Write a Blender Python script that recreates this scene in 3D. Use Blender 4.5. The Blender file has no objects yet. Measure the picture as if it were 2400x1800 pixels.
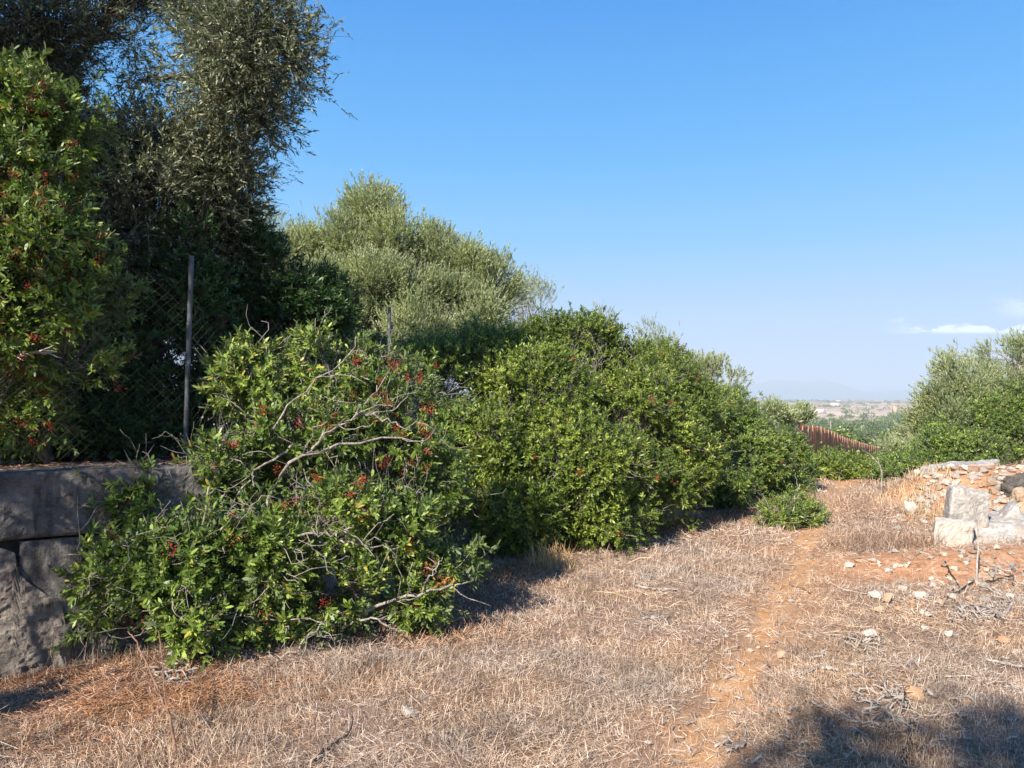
import bpy, bmesh, math, random
import numpy as np
from mathutils import Vector, noise as mnoise

S = bpy.context.scene
COL = S.collection
RNG = np.random.default_rng(11)
random.seed(5)

# ---------------------------------------------------------------- camera, light, exposure
PITCH = math.radians(1.273)
F = 1800.0                      # focal length in pixels of the 2400 px wide frame
CAMZ = 1.6
cam = bpy.data.cameras.new('camera')
camo = bpy.data.objects.new('camera', cam)
COL.objects.link(camo)
camo.location = (0, 0, CAMZ)
camo.rotation_euler = (math.pi / 2 + PITCH, 0, 0)
cam.sensor_width = 36
cam.lens = F / 2400 * 36
cam.clip_start = 0.05
cam.clip_end = 60000
S.camera = camo

SUN_AZ = (-0.52, -0.85)         # horizontal direction towards the sun
SUN_EL = math.radians(34)
az = Vector((SUN_AZ[0], SUN_AZ[1], 0)).normalized()
sun_dir = Vector((az.x * math.cos(SUN_EL), az.y * math.cos(SUN_EL), math.sin(SUN_EL)))
sl = bpy.data.lights.new('sun', 'SUN')
sl.energy = 5.0
sl.angle = math.radians(0.53)
sl.color = (1.0, 0.93, 0.82)
so = bpy.data.objects.new('sun', sl)
COL.objects.link(so)
so.location = (-20, -30, 30)
so.rotation_euler = (-sun_dir).to_track_quat('-Z', 'Y').to_euler()

world = bpy.data.worlds.new('World')
S.world = world
world.use_nodes = True
wt = world.node_tree
wt.nodes.clear()
w_out = wt.nodes.new('ShaderNodeOutputWorld')
w_bg = wt.nodes.new('ShaderNodeBackground')
w_sky = wt.nodes.new('ShaderNodeTexSky')
w_sky.sky_type = 'NISHITA'
w_sky.sun_disc = False
w_sky.sun_elevation = SUN_EL
w_sky.sun_rotation = math.atan2(az.x, az.y)
w_sky.altitude = 60
w_sky.air_density = 1.0
w_sky.dust_density = 0.5
w_sky.ozone_density = 2.0
w_bg.inputs['Strength'].default_value = 0.104
wt.links.new(w_bg.outputs[0], w_out.inputs[0])


def build_world():
    N, Lk = wt.nodes, wt.links
    def math_n(op, a, b=None, c=None):
        n = N.new('ShaderNodeMath'); n.operation = op
        for i, v in enumerate((a, b, c)):
            if v is None: continue
            if isinstance(v, (int, float)): n.inputs[i].default_value = v
            else: Lk.new(v, n.inputs[i])
        return n.outputs[0]
    tc = N.new('ShaderNodeTexCoord')
    sx = N.new('ShaderNodeSeparateXYZ')
    Lk.new(tc.outputs['Generated'], sx.inputs[0])
    yy = math_n('MAXIMUM', sx.outputs['Y'], 0.05)
    u = math_n('DIVIDE', sx.outputs['X'], yy)
    v = math_n('DIVIDE', sx.outputs['Z'], yy)
    cv = N.new('ShaderNodeCombineXYZ')
    Lk.new(math_n('MULTIPLY', u, 9.0), cv.inputs[0])
    Lk.new(math_n('MULTIPLY', v, 26.0), cv.inputs[1])
    nz = N.new('ShaderNodeTexNoise')
    nz.inputs['Scale'].default_value = 1.6
    nz.inputs['Detail'].default_value = 6
    nz.inputs['Roughness'].default_value = 0.62
    Lk.new(cv.outputs[0], nz.inputs['Vector'])
    def sstep(x, a, b):
        n = N.new('ShaderNodeMapRange'); n.interpolation_type = 'SMOOTHSTEP'
        Lk.new(x, n.inputs['Value'])
        n.inputs['From Min'].default_value = a; n.inputs['From Max'].default_value = b
        return n.outputs[0]
    nv = math_n('MULTIPLY', math_n('SUBTRACT', nz.outputs['Fac'], 0.55), 0.14)
    low = sstep(v, 0.086, 0.092)
    high = sstep(math_n('ADD', v, math_n('MULTIPLY', nv, -1.0)), 0.108, 0.094)
    side = sstep(u, 0.475, 0.55)
    m = math_n('MULTIPLY', math_n('MULTIPLY', low, high), math_n('MULTIPLY', side, 0.42))
    low2 = sstep(v, 0.104, 0.118)
    high2 = sstep(math_n('ADD', v, math_n('MULTIPLY', nv, -1.0)), 0.135, 0.118)
    m2 = math_n('MULTIPLY', math_n('MULTIPLY', low2, high2), math_n('MULTIPLY', sstep(u, 0.60, 0.69), 0.22))
    mx = math_n('MAXIMUM', m, m2)
    # clear autumn sky: the Nishita sky pulled towards a deeper blue with a pale horizon
    rp = N.new('ShaderNodeValToRGB')
    stops = [(0, (.546, .679, .956)), (.10, (.42, .635, .975)), (.2, (.19, .55, .98)), (.3, (.085, .445, .95)), (.46, (.024, .305, .84)), (.75, (.016, .20, .66)), (1, (.015, .16, .56))]
    e = rp.color_ramp.elements
    e[0].position, e[0].color = 0, (*stops[0][1], 1); e[1].position, e[1].color = 1, (*stops[-1][1], 1)
    for p_, c_ in stops[1:-1]:
        x_ = e.new(p_); x_.color = (*c_, 1)
    Lk.new(math_n('MAXIMUM', sx.outputs['Z'], 0.0), rp.inputs[0])
    sc = N.new('ShaderNodeVectorMath'); sc.operation = 'SCALE'
    Lk.new(rp.outputs['Color'], sc.inputs[0]); sc.inputs['Scale'].default_value = 4.75
    bl = N.new('ShaderNodeMix'); bl.data_type = 'RGBA'
    bl.inputs['Factor'].default_value = .97
    Lk.new(w_sky.outputs[0], bl.inputs['A']); Lk.new(sc.outputs[0], bl.inputs['B'])
    mix = N.new('ShaderNodeMix'); mix.data_type = 'RGBA'
    Lk.new(mx, mix.inputs['Factor'])
    Lk.new(bl.outputs['Result'], mix.inputs['A'])
    mix.inputs['B'].default_value = (9.5, 9.3, 9.6, 1)
    Lk.new(mix.outputs['Result'], w_bg.inputs['Color'])
build_world()

S.view_settings.view_transform = 'Standard'
S.view_settings.look = 'None'
S.view_settings.gamma = 1
S.view_settings.use_curve_mapping = False
S.view_settings.exposure = 1.1
S.cycles.max_bounces = 6
S.cycles.diffuse_bounces = 3
S.cycles.transmission_bounces = 4
S.cycles.volume_bounces = 0


# ---------------------------------------------------------------- small helpers
CF = np.array([0, math.cos(PITCH), math.sin(PITCH)])
CU = np.array([0, -math.sin(PITCH), math.cos(PITCH)])

def P(px, py, Y):
    """world point seen at photo pixel (px, py) at forward distance Y"""
    d = CF + np.array([(px - 1200) / F, 0, 0]) + CU * ((900 - py) / F)
    return np.array([0, 0, CAMZ]) + d * (Y / d[1])

def smooth(a, b, x):
    t = np.clip((x - a) / (b - a), 0, 1)
    return t * t * (3 - 2 * t)

def unit(v):
    return v / np.maximum(np.linalg.norm(v, axis=-1, keepdims=True), 1e-9)

def tag(o, label=None, cat=None, group=None, kind=None):
    if label: o['label'] = label
    if cat: o['category'] = cat
    if group: o['group'] = group
    if kind: o['kind'] = kind
    return o

def empty(name, loc, label, cat, group=None):
    o = bpy.data.objects.new(name, None)
    o.empty_display_size = 0.2
    COL.objects.link(o)
    o.location = [float(c) for c in loc]
    return tag(o, label, cat, group)


class MB:
    """collects polygons of any size, builds ONE mesh object"""
    def __init__(self):
        self.v = []; self.f = []; self.n = 0
    def add(self, verts, faces):
        verts = np.asarray(verts, dtype=np.float64).reshape(-1, 3)
        faces = np.asarray(faces, dtype=np.int64)
        self.v.append(verts); self.f.append(faces + self.n); self.n += len(verts)
    def build(self, name, mat, parent=None, smooth_shade=False, loc=None):
        V = np.concatenate(self.v) if self.v else np.zeros((0, 3))
        if loc is None and parent is not None:
            loc = np.array(parent['_w']) if '_w' in parent else np.array(parent.location)
        if loc is not None: V = V - np.asarray(loc)
        me = bpy.data.meshes.new(name)
        me.vertices.add(len(V))
        me.vertices.foreach_set('co', V.astype(np.float32).ravel())
        tot = np.concatenate([np.full(len(f), f.shape[1]) for f in self.f])
        idx = np.concatenate([f.ravel() for f in self.f])
        me.loops.add(len(idx))
        me.loops.foreach_set('vertex_index', idx.astype(np.int32))
        me.polygons.add(len(tot))
        st = np.concatenate([[0], np.cumsum(tot)[:-1]])
        me.polygons.foreach_set('loop_start', st.astype(np.int32))
        me.update(calc_edges=True)
        at = me.attributes.new('rnd', 'FLOAT', 'FACE')
        at.data.foreach_set('value', RNG.random(len(tot)).astype(np.float32))
        if smooth_shade:
            me.polygons.foreach_set('use_smooth', np.ones(len(tot), dtype=bool))
        if mat is not None: me.materials.append(mat)
        o = bpy.data.objects.new(name, me)
        COL.objects.link(o)
        if parent is not None:
            o.parent = parent
        elif loc is not None:
            o.location = [float(c) for c in loc]
        return o


def leaves(mb, Pp, D, Nn, L, W, shape='quad', fold=0.12):
    """a flat leaf per row; L, W arrays"""
    D = unit(D)
    Sd = unit(np.cross(D, Nn)); Nn = np.cross(Sd, D)
    L = L[:, None]; W = W[:, None]
    if shape == 'quad':
        up = Nn * W * fold
        v = np.stack([Pp, Pp + D * L * .5 + Sd * W * .5 + up, Pp + D * L, Pp + D * L * .5 - Sd * W * .5 + up], 1)
        k = 4
    else:
        dr = Nn * L * 0.08
        v = np.stack([Pp, Pp + D * L * .32 + Sd * W * .42, Pp + D * L * .74 + Sd * W * .44 - dr * .3, Pp + D * L - dr,
                      Pp + D * L * .74 - Sd * W * .44 - dr * .3, Pp + D * L * .32 - Sd * W * .42], 1)
        k = 6
    n = len(Pp)
    mb.add(v.reshape(-1, 3), np.arange(n * k).reshape(n, k))


def tubes(mb, paths, radii, sides=4):
    """batch of tubes: paths (N,K,3), radii (N,K)"""
    paths = np.asarray(paths, float); radii = np.asarray(radii, float)
    Nn, K, _ = paths.shape
    T = np.gradient(paths, axis=1)
    T = unit(T)
    ref = np.where(np.abs(T[..., 2:3]) > 0.9, np.array([1., 0, 0]), np.array([0, 0, 1.]))
    A = unit(np.cross(T, ref)); B = np.cross(T, A)
    ang = np.arange(sides) * 2 * np.pi / sides
    ring = (A[:, :, None] * np.cos(ang)[None, None, :, None] + B[:, :, None] * np.sin(ang)[None, None, :, None])
    V = paths[:, :, None] + ring * radii[:, :, None, None]
    base = (np.arange(Nn) * K * sides)[:, None, None]
    k = np.arange(K - 1)[None, :, None] * sides
    s = np.arange(sides)[None, None, :]; s2 = (s + 1) % sides
    F4 = np.stack([base + k + s, base + k + s2, base + k + sides + s2, base + k + sides + s], -1).reshape(-1, 4)
    st = mb.n
    mb.add(V.reshape(-1, 3), F4)
    for off, rev in ((0, True), ((K - 1) * sides, False)):
        cap = (np.arange(Nn) * K * sides)[:, None] + off + np.arange(sides)[None]
        mb.add(np.zeros((0, 3)), (cap[:, ::-1] if rev else cap) + st - mb.n)


def wiggle_paths(A, B, K, amp, sag=0.0, rng=RNG):
    """N curved paths from A to B"""
    A = np.asarray(A, float); B = np.asarray(B, float)
    t = np.linspace(0, 1, K)[None, :, None]
    Ln = np.linalg.norm(B - A, axis=-1)[:, None, None]
    pth = A[:, None] * (1 - t) + B[:, None] * t
    r = rng.normal(size=(len(A), K, 3)) * amp
    w = np.sin(np.pi * t) ** 0.7
    bend = rng.normal(size=(len(A), 1, 3)) * amp * 1.6
    pth = pth + (r * 0.55 + bend) * w * Ln
    pth[..., 2] += (sag * Ln * w)[..., 0]
    return pth


# ---------------------------------------------------------------- node materials
def nm(name):
    m = bpy.data.materials.new(name); m.use_nodes = True
    nt = m.node_tree
    b = nt.nodes['Principled BSDF']
    b.inputs['Roughness'].default_value = 0.9
    if 'Specular IOR Level' in b.inputs: b.inputs['Specular IOR Level'].default_value = 0.25
    return m, nt, b

def n_noise(nt, vec, scale, detail=4, rough=.55):
    n = nt.nodes.new('ShaderNodeTexNoise')
    n.inputs['Scale'].default_value = scale; n.inputs['Detail'].default_value = detail
    n.inputs['Roughness'].default_value = rough
    if vec is not None: nt.links.new(vec, n.inputs['Vector'])
    return n.outputs['Fac']

def n_ramp(nt, fac, stops):
    n = nt.nodes.new('ShaderNodeValToRGB')
    e = n.color_ramp.elements
    e[0].position, e[0].color = stops[0][0], (*stops[0][1], 1)
    e[1].position, e[1].color = stops[-1][0], (*stops[-1][1], 1)
    for p, c in stops[1:-1]:
        x = e.new(p); x.color = (*c, 1)
    nt.links.new(fac, n.inputs[0])
    return n.outputs['Color']

def n_mix(nt, fac, a, b, blend='MIX'):
    n = nt.nodes.new('ShaderNodeMix'); n.data_type = 'RGBA'; n.blend_type = blend
    for k, v in (('Factor', fac), ('A', a), ('B', b)):
        if isinstance(v, (int, float)): n.inputs[k].default_value = v
        elif isinstance(v, tuple): n.inputs[k].default_value = (*v, 1)
        else: nt.links.new(v, n.inputs[k])
    return n.outputs['Result']

def n_math(nt, op, a, b=0.0):
    n = nt.nodes.new('ShaderNodeMath'); n.operation = op
    for i, v in enumerate((a, b)):
        if isinstance(v, (int, float)): n.inputs[i].default_value = v
        else: nt.links.new(v, n.inputs[i])
    return n.outputs[0]

def n_range(nt, x, a, b, c=0.0, d=1.0):
    n = nt.nodes.new('ShaderNodeMapRange'); n.interpolation_type = 'SMOOTHSTEP'
    nt.links.new(x, n.inputs['Value'])
    n.inputs['From Min'].default_value = a; n.inputs['From Max'].default_value = b
    n.inputs['To Min'].default_value = c; n.inputs['To Max'].default_value = d
    return n.outputs[0]

def n_attr(nt, name):
    n = nt.nodes.new('ShaderNodeAttribute'); n.attribute_name = name
    return n.outputs['Fac']

def n_pos(nt):
    return nt.nodes.new('ShaderNodeNewGeometry').outputs['Position']

def n_bump(nt, b, h, strength, dist):
    n = nt.nodes.new('ShaderNodeBump')
    n.inputs['Strength'].default_value = strength; n.inputs['Distance'].default_value = dist
    nt.links.new(h, n.inputs['Height']); nt.links.new(n.outputs[0], b.inputs['Normal'])

def leaf_mat(name, stops, under=None, trans=0.3, rough=0.45, spec=0.4, tint=None, clump=1.3):
    m, nt, b = nm(name)
    col = n_ramp(nt, n_attr(nt, 'rnd'), stops)
    cl = n_noise(nt, n_pos(nt), clump, 2)
    dark = n_range(nt, cl, 0.35, 0.65, 0.72, 1.22)
    hs = nt.nodes.new('ShaderNodeHueSaturation')
    nt.links.new(col, hs.inputs['Color']); nt.links.new(dark, hs.inputs['Value'])
    nt.links.new(n_range(nt, cl, 0.3, 0.7, 0.515, 0.49), hs.inputs['Hue'])
    col = hs.outputs[0]
    if under:
        g = nt.nodes.new('ShaderNodeNewGeometry')
        col = n_mix(nt, n_math(nt, 'MULTIPLY', g.outputs['Backfacing'], 0.85), col, under)
    nt.links.new(col, b.inputs['Base Color'])
    b.inputs['Roughness'].default_value = rough
    b.inputs['Specular IOR Level'].default_value = spec
    tr = nt.nodes.new('ShaderNodeBsdfTranslucent')
    tcol = n_mix(nt, 1.0, col, (1.15, 1.25, 0.5), 'MULTIPLY')
    nt.links.new(tcol, tr.inputs['Color'])
    ms = nt.nodes.new('ShaderNodeMixShader'); ms.inputs[0].default_value = trans
    nt.links.new(b.outputs[0], ms.inputs[1]); nt.links.new(tr.outputs[0], ms.inputs[2])
    nt.links.new(ms.outputs[0], nt.nodes['Material Output'].inputs[0])
    return m

def plain_mat(name, stops, scale=8, rough=.9, bump=0.0, bscale=40, detail=5, bdist=.02, spec=.2):
    m, nt, b = nm(name)
    tc = nt.nodes.new('ShaderNodeTexCoord')
    f = n_noise(nt, tc.outputs['Object'], scale, detail, .62)
    nt.links.new(n_ramp(nt, f, stops), b.inputs['Base Color'])
    b.inputs['Roughness'].default_value = rough
    b.inputs['Specular IOR Level'].default_value = spec
    if bump:
        n_bump(nt, b, n_noise(nt, tc.outputs['Object'], bscale, 6, .65), bump, bdist)
    return m

def face_mat(name, stops, rough=.85, trans=0.0):
    m, nt, b = nm(name)
    col = n_ramp(nt, n_attr(nt, 'rnd'), stops)
    nt.links.new(col, b.inputs['Base Color'])
    b.inputs['Roughness'].default_value = rough
    return m

M = {}
M['mastic'] = leaf_mat('mastic_leaf', [(0, (.045, .080, .015)), (.35, (.125, .195, .032)), (.75, (.22, .305, .052)), (.95, (.33, .40, .09)), (.975, (.42, .36, .05)), (1, (.30, .15, .05))], under=(.16, .20, .10), trans=.28)
M['mastic_yellow'] = leaf_mat('mastic_leaf_bright', [(0, (.065, .100, .015)), (.4, (.155, .215, .030)), (.8, (.265, .33, .050)), (.975, (.38, .42, .09)), (1, (.33, .18, .06))], under=(.13, .18, .05), trans=.28)
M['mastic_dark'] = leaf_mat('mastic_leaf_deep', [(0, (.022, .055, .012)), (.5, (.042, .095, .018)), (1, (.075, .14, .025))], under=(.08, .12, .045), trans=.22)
M['olive'] = leaf_mat('olive_leaf', [(0, (.13, .155, .050)), (.45, (.235, .27, .100)), (.85, (.35, .385, .165)), (1, (.50, .50, .29))], under=(.43, .46, .31), trans=.25, rough=.5, spec=.35)
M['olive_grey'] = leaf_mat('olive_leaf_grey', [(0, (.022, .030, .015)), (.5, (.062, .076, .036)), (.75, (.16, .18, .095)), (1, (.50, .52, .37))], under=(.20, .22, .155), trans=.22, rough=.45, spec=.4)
M['olive_pale'] = leaf_mat('olive_leaf_pale', [(0, (.16, .19, .09)), (.5, (.26, .29, .15)), (1, (.40, .42, .26))], under=(.42, .44, .32), trans=.3)
M['pine'] = leaf_mat('pine_needle', [(0, (.060, .085, .022)), (.5, (.125, .17, .040)), (1, (.22, .26, .075))], trans=.2, clump=.03)
M['bark'] = plain_mat('bark_grey', [(.3, (.16, .13, .11)), (.55, (.32, .28, .24)), (.75, (.46, .42, .37))], 22, .9, .5, 60)
M['bark_dark'] = plain_mat('bark_dark', [(.3, (.06, .05, .042)), (.7, (.17, .15, .13))], 18, .9, .5, 50)
M['deadwood'] = plain_mat('bleached_wood', [(.3, (.24, .20, .17)), (.6, (.42, .37, .32)), (.8, (.56, .52, .48))], 20, .85, .4, 60)
M['bark_pale'] = plain_mat('pale_bark', [(.32, (.10, .085, .07)), (.5, (.34, .29, .24)), (.7, (.50, .45, .39))], 30, .9, .8, 90)
M['twig_brown'] = plain_mat('twig_brown', [(.3, (.14, .075, .05)), (.7, (.30, .18, .12))], 20, .85, .4, 60)
M['stick_dark'] = plain_mat('charred_stick', [(.3, (.02, .018, .016)), (.7, (.07, .06, .055))], 20, .8, .5, 60)
M['berry'] = face_mat('berry_red', [(0, (.14, .016, .012)), (.6, (.36, .040, .022)), (1, (.50, .095, .04))], .6)
M['deadleaf'] = face_mat('dead_leaf', [(0, (.30, .12, .03)), (1, (.52, .24, .07))], .8)


def stone_mat(name, stops, lichen=.5, bump=.6):
    m, nt, b = nm(name)
    tc = nt.nodes.new('ShaderNodeTexCoord'); v = tc.outputs['Object']
    c = n_ramp(nt, n_noise(nt, v, 6, 6, .65), stops)
    sp = n_noise(nt, v, 26, 6, .7)
    c = n_mix(nt, n_range(nt, sp, .46, .66, 0, lichen), c, (.22, .205, .19))
    sp2 = n_noise(nt, v, 90, 5, .75)
    c = n_mix(nt, n_range(nt, sp2, .56, .70, 0, .55), c, (.15, .13, .115))
    st = n_noise(nt, v, 2.2, 5, .7)
    c = n_mix(nt, n_range(nt, st, .48, .66, 0, .55), c, (.36, .24, .16))
    nt.links.new(c, b.inputs['Base Color'])
    n_bump(nt, b, n_math(nt, 'ADD', n_noise(nt, v, 14, 7, .7), n_math(nt, 'MULTIPLY', sp2, .4)), bump, .03)
    return m
M['pebble'] = stone_mat('pale_pebble', [(.3, (.46, .37, .28)), (.55, (.58, .50, .41)), (.75, (.66, .60, .52))], .0, .4)
M['block'] = stone_mat('weathered_limestone', [(.3, (.25, .225, .20)), (.5, (.42, .385, .345)), (.7, (.56, .52, .475))], .8)
M['rock_white'] = stone_mat('pale_limestone', [(.3, (.44, .37, .29)), (.55, (.60, .53, .45)), (.75, (.70, .64, .57))], .2, .8)
M['rock_tan'] = stone_mat('tan_limestone', [(.3, (.38, .25, .155)), (.55, (.51, .37, .25)), (.75, (.60, .48, .37))], .2, .8)
M['rock_orange'] = stone_mat('orange_limestone', [(.3, (.42, .20, .09)), (.55, (.55, .31, .17)), (.75, (.62, .42, .28))], .08, .5)

# ---------------------------------------------------------------- terrain
YK = np.array([-1e5, 23, 30, 40, 60, 80, 145, 200, 400, 800, 1100, 1500, 3000, 6000, 2e4])
ZK = np.array([0, 0, -.55, -1.4, -2.9, -4.4, -9.2, -13, -20, -20, -14, -10, 3.0, 2.0, 0])
XW_Y = np.array([5.1, 8.0, 14, 22, 38, 60, 80, 145, 200])
XW_X = np.array([-1.95, -1.1, .9, 4.4, 9.5, 21.5, 31.8, 66.5, 98])

def wallx(y): return np.interp(y, XW_Y, XW_X)

def bump2(x, y, cx, cy, rx, ry, ang=0.0):
    c, s = math.cos(ang), math.sin(ang)
    u = ((x - cx) * c + (y - cy) * s) / rx; v = (-(x - cx) * s + (y - cy) * c) / ry
    return np.exp(-(u * u + v * v))

def vnoise(x, y, sc, seed=0):
    xx = np.asarray(x) * sc; yy = np.asarray(y) * sc
    return (np.sin(xx * 1.7 + seed) * np.cos(yy * 1.3 - seed * 2) + .6 * np.sin(xx * 2.9 - yy * 2.3 + seed * 3.1)
            + .4 * np.cos(xx * 5.3 + yy * 4.1 + seed * .7) + .3 * np.sin(yy * 7.7 - xx * 6.1 + seed)) / 2.3

def H(x, y):
    x = np.asarray(x, float); y = np.asarray(y, float)
    z = np.interp(y + .12 * x, YK, ZK)
    near = 1 - smooth(25, 60, np.hypot(x, y))
    z = z + near * (.035 * vnoise(x, y, .9, 1.3) + .018 * vnoise(x, y, 2.7, 4.1))
    # terrace behind the wall
    inside = np.minimum(wallx(y) - x, (y - (5.1 + .6 * (x + 1.95))) * .857)
    ht = np.interp(y, [-10, 3, 8, 15, 34, 50], [1.15, 1.15, 1.1, .75, .1, 0])
    z = z + smooth(.12, .42, inside) * ht * (x < 60)
    # rubble mounds on the right
    z = z + .68 * bump2(x, y, 7.7, 11.0, 2.0, 1.8) + .26 * bump2(x, y, 6.15, 11.1, .7, .8)
    z = z + .19 * bump2(x, y, 4.3, 7.1, 1.1, .75) + .14 * bump2(x, y, 6.2, 7.6, 1.5, 1.3)
    z = z + .06 * bump2(x, y, 3.4, 5.9, 1.3, .8) 
    # worn trail
    td = trail_d(x, y)
    z = z - .045 * np.exp(-(td / .22) ** 2) * near
    return z

TR_Y = np.array([-2, 3.0, 3.6, 4.4, 5.2, 6.2, 7.4, 9.0, 10.8, 13, 15.5, 18])
TR_X = np.array([.0, .62, .86, 1.27, 1.66, 2.16, 2.78, 3.45, 4.30, 5.5, 6.7, 8.0])
def trail_d(x, y):
    tx = np.interp(y, TR_Y, TR_X)
    d = np.abs(x - tx) * .86
    return np.where((y < 18) & (y > -2), d, 9.0)


def build_ground():
    n = 560
    k = np.linspace(-1, 1, n)
    a = 3.2
    K = math.asinh(13000 / a)
    gx = a * np.sinh(K * k) + 1.0
    gy = a * np.sinh(K * np.linspace(-1, 1, n)) + 6.0
    X, Y = np.meshgrid(gx, gy)
    Z = H(X, Y)
    V = np.stack([X, Y, Z], -1).reshape(-1, 3)
    i = np.arange(n - 1)[:, None] * n + np.arange(n - 1)[None]
    Fc = np.stack([i, i + 1, i + n + 1, i + n], -1).reshape(-1, 4)
    mb = MB(); mb.add(V, Fc)
    m, nt, b = nm('dry_ground')
    pos = n_pos(nt)
    n1 = n_noise(nt, pos, 1.1, 6, .6); n2 = n_noise(nt, pos, 9, 6, .65); n3 = n_noise(nt, pos, 70, 5, .7)
    straw = n_ramp(nt, n3, [(.25, (.10, .062, .042)), (.5, (.27, .175, .122)), (.72, (.44, .325, .25))])
    soil = n_ramp(nt, n2, [(.25, (.24, .11, .05)), (.55, (.40, .205, .10)), (.8, (.50, .31, .19))])
    c = n_mix(nt, n_range(nt, n1, .48, .66, 0.05, .75), straw, soil)
    red = n_ramp(nt, n2, [(.3, (.34, .145, .065)), (.5, (.48, .24, .12)), (.7, (.58, .37, .23))])
    c = n_mix(nt, n_attr(nt, 'soil'), c, red)
    tr = n_ramp(nt, n2, [(.25, (.36, .165, .07)), (.5, (.52, .275, .125)), (.75, (.62, .42, .27))])
    c = n_mix(nt, n_math(nt, 'MULTIPLY', n_attr(nt, 'trail'), n_range(nt, n1, .3, .6, .45, 1.0)), c, tr)
    # far ground: scrub green below, pale fields on the plain
    sc = n_ramp(nt, n_noise(nt, pos, .06, 6, .7), [(.35, (.07, .085, .035)), (.6, (.15, .13, .07)), (.75, (.30, .22, .15))])
    c = n_mix(nt, n_attr(nt, 'far'), c, sc)
    mp = nt.nodes.new('ShaderNodeMapping'); mp.inputs['Scale'].default_value = (.0065, .0021, 0)
    nt.links.new(pos, mp.inputs[0])
    vo = nt.nodes.new('ShaderNodeTexVoronoi'); vo.inputs['Scale'].default_value = 1.0
    nt.links.new(mp.outputs[0], vo.inputs['Vector'])
    sp = nt.nodes.new('ShaderNodeSeparateColor'); nt.links.new(vo.outputs['Color'], sp.inputs[0])
    fl = n_ramp(nt, sp.outputs[0], [(0, (.44, .30, .21)), (.4, (.52, .38, .28)), (.65, (.60, .47, .36)), (.8, (.33, .25, .16)), (1, (.16, .15, .08))])
    c = n_mix(nt, n_attr(nt, 'field'), c, fl)
    nt.links.new(c, b.inputs['Base Color'])
    n_bump(nt, b, n_math(nt, 'ADD', n3, n2), .5, .03)
    o = mb.build('ground', m, smooth_shade=True)
    me = o.data
    x, y = V[:, 0], V[:, 1]
    soilm = np.clip(smooth(.12, .6, bump2(x, y, 4.3, 7.1, 1.5, 1.0)) + smooth(.15, .6, bump2(x, y, 7.2, 10.4, 2.2, 1.9)) * .9
                    + .5 * smooth(.2, .8, bump2(x, y, -2.6, 4.2, 1.5, .55)), 0, 1)
    for nme, val in (('trail', (1 - smooth(.08, .62, trail_d(x, y))) * .75), ('soil', soilm), ('far', smooth(18, 40, y)), ('field', smooth(700, 800, y + 120 * vnoise(x, y, .004, 2)))):
        at = me.attributes.new(nme, 'FLOAT', 'POINT'); at.data.foreach_set('value', val.astype(np.float32))
    tag(o, kind='structure')
build_ground()


def build_trail():
    ys = np.linspace(2.4, 17.5, 260)
    mb = MB(); V = []
    for j, t in enumerate(np.linspace(-1, 1, 9)):
        xs = np.interp(ys, TR_Y, TR_X)
        w = (.13 + .04 * np.sin(ys * 2.1) + .035 * np.sin(ys * 5.7 + 1) + .03 * np.sin(ys * 13 + (t > 0) * 2)) * (1 - .45 * smooth(8, 16, ys))
        x = xs + t * w
        V.append(np.stack([x, ys, H(x, ys) + .006 - .012 * abs(t) ** 4], -1))
    V = np.stack(V, 1)
    n, k = V.shape[:2]
    i = np.arange(n - 1)[:, None] * k + np.arange(k - 1)[None]
    mb.add(V.reshape(-1, 3), np.stack([i, i + 1, i + k + 1, i + k], -1).reshape(-1, 4))
    m = plain_mat('trail_soil', [(.25, (.36, .17, .072)), (.5, (.52, .28, .13)), (.75, (.62, .43, .28))], 6, .95, .6, 45, 7, .03)
    tag(mb.build('path', m, smooth_shade=True), kind='structure')
build_trail()


def build_hills():
    mb = MB()
    px = np.linspace(1300, 2500, 160)
    prof_px = [1300, 1560, 1700, 1750, 1800, 1835, 1880, 1930, 1965, 2000, 2030, 2060, 2100, 2150, 2300, 2500]
    prof_py = [938, 932, 926, 905, 892, 890, 893, 893, 896, 908, 919, 920, 914, 912, 918, 930]
    py = np.interp(px, prof_px, prof_py) + 1.2 * np.sin(px * .11) + .8 * np.sin(px * .27 + 1)
    Y0 = 11500.0
    rows = []
    for t in np.linspace(0, 1, 14):
        Yd = Y0 - 1700 * (1 - t)
        X = (px - 1200) / F * Y0
        top = CAMZ + (940 - py) / F * Y0
        z = -20 + (top + 20) * t ** 1.25 * (1 + .10 * np.sin(px * .07 + t * 5) * (1 - t))
        rows.append(np.stack([X, np.full_like(X, Yd) + 120 * np.sin(px * .05 + t * 3), z], -1))
    rows.append(rows[-1] + np.array([0, 1200, -400.]))
    V = np.stack(rows, 0); a, bn = V.shape[:2]
    i = np.arange(a - 1)[:, None] * bn + np.arange(bn - 1)[None]
    mb.add(V.reshape(-1, 3), np.stack([i, i + 1, i + bn + 1, i + bn], -1).reshape(-1, 4))
    m = plain_mat('mountain_scrub', [(.3, (.07, .075, .05)), (.6, (.16, .14, .11)), (.8, (.25, .22, .19))], .004, .95)
    tag(mb.build('hills', m, smooth_shade=True), kind='structure')
build_hills()

# ---------------------------------------------------------------- plants
def lobe(px, py, Y, rx, ry, rd):
    return (P(px, py, Y), np.array([rx * Y / F, rd, ry * Y / F]))

CAMP = np.array([0, 0, CAMZ])

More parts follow.
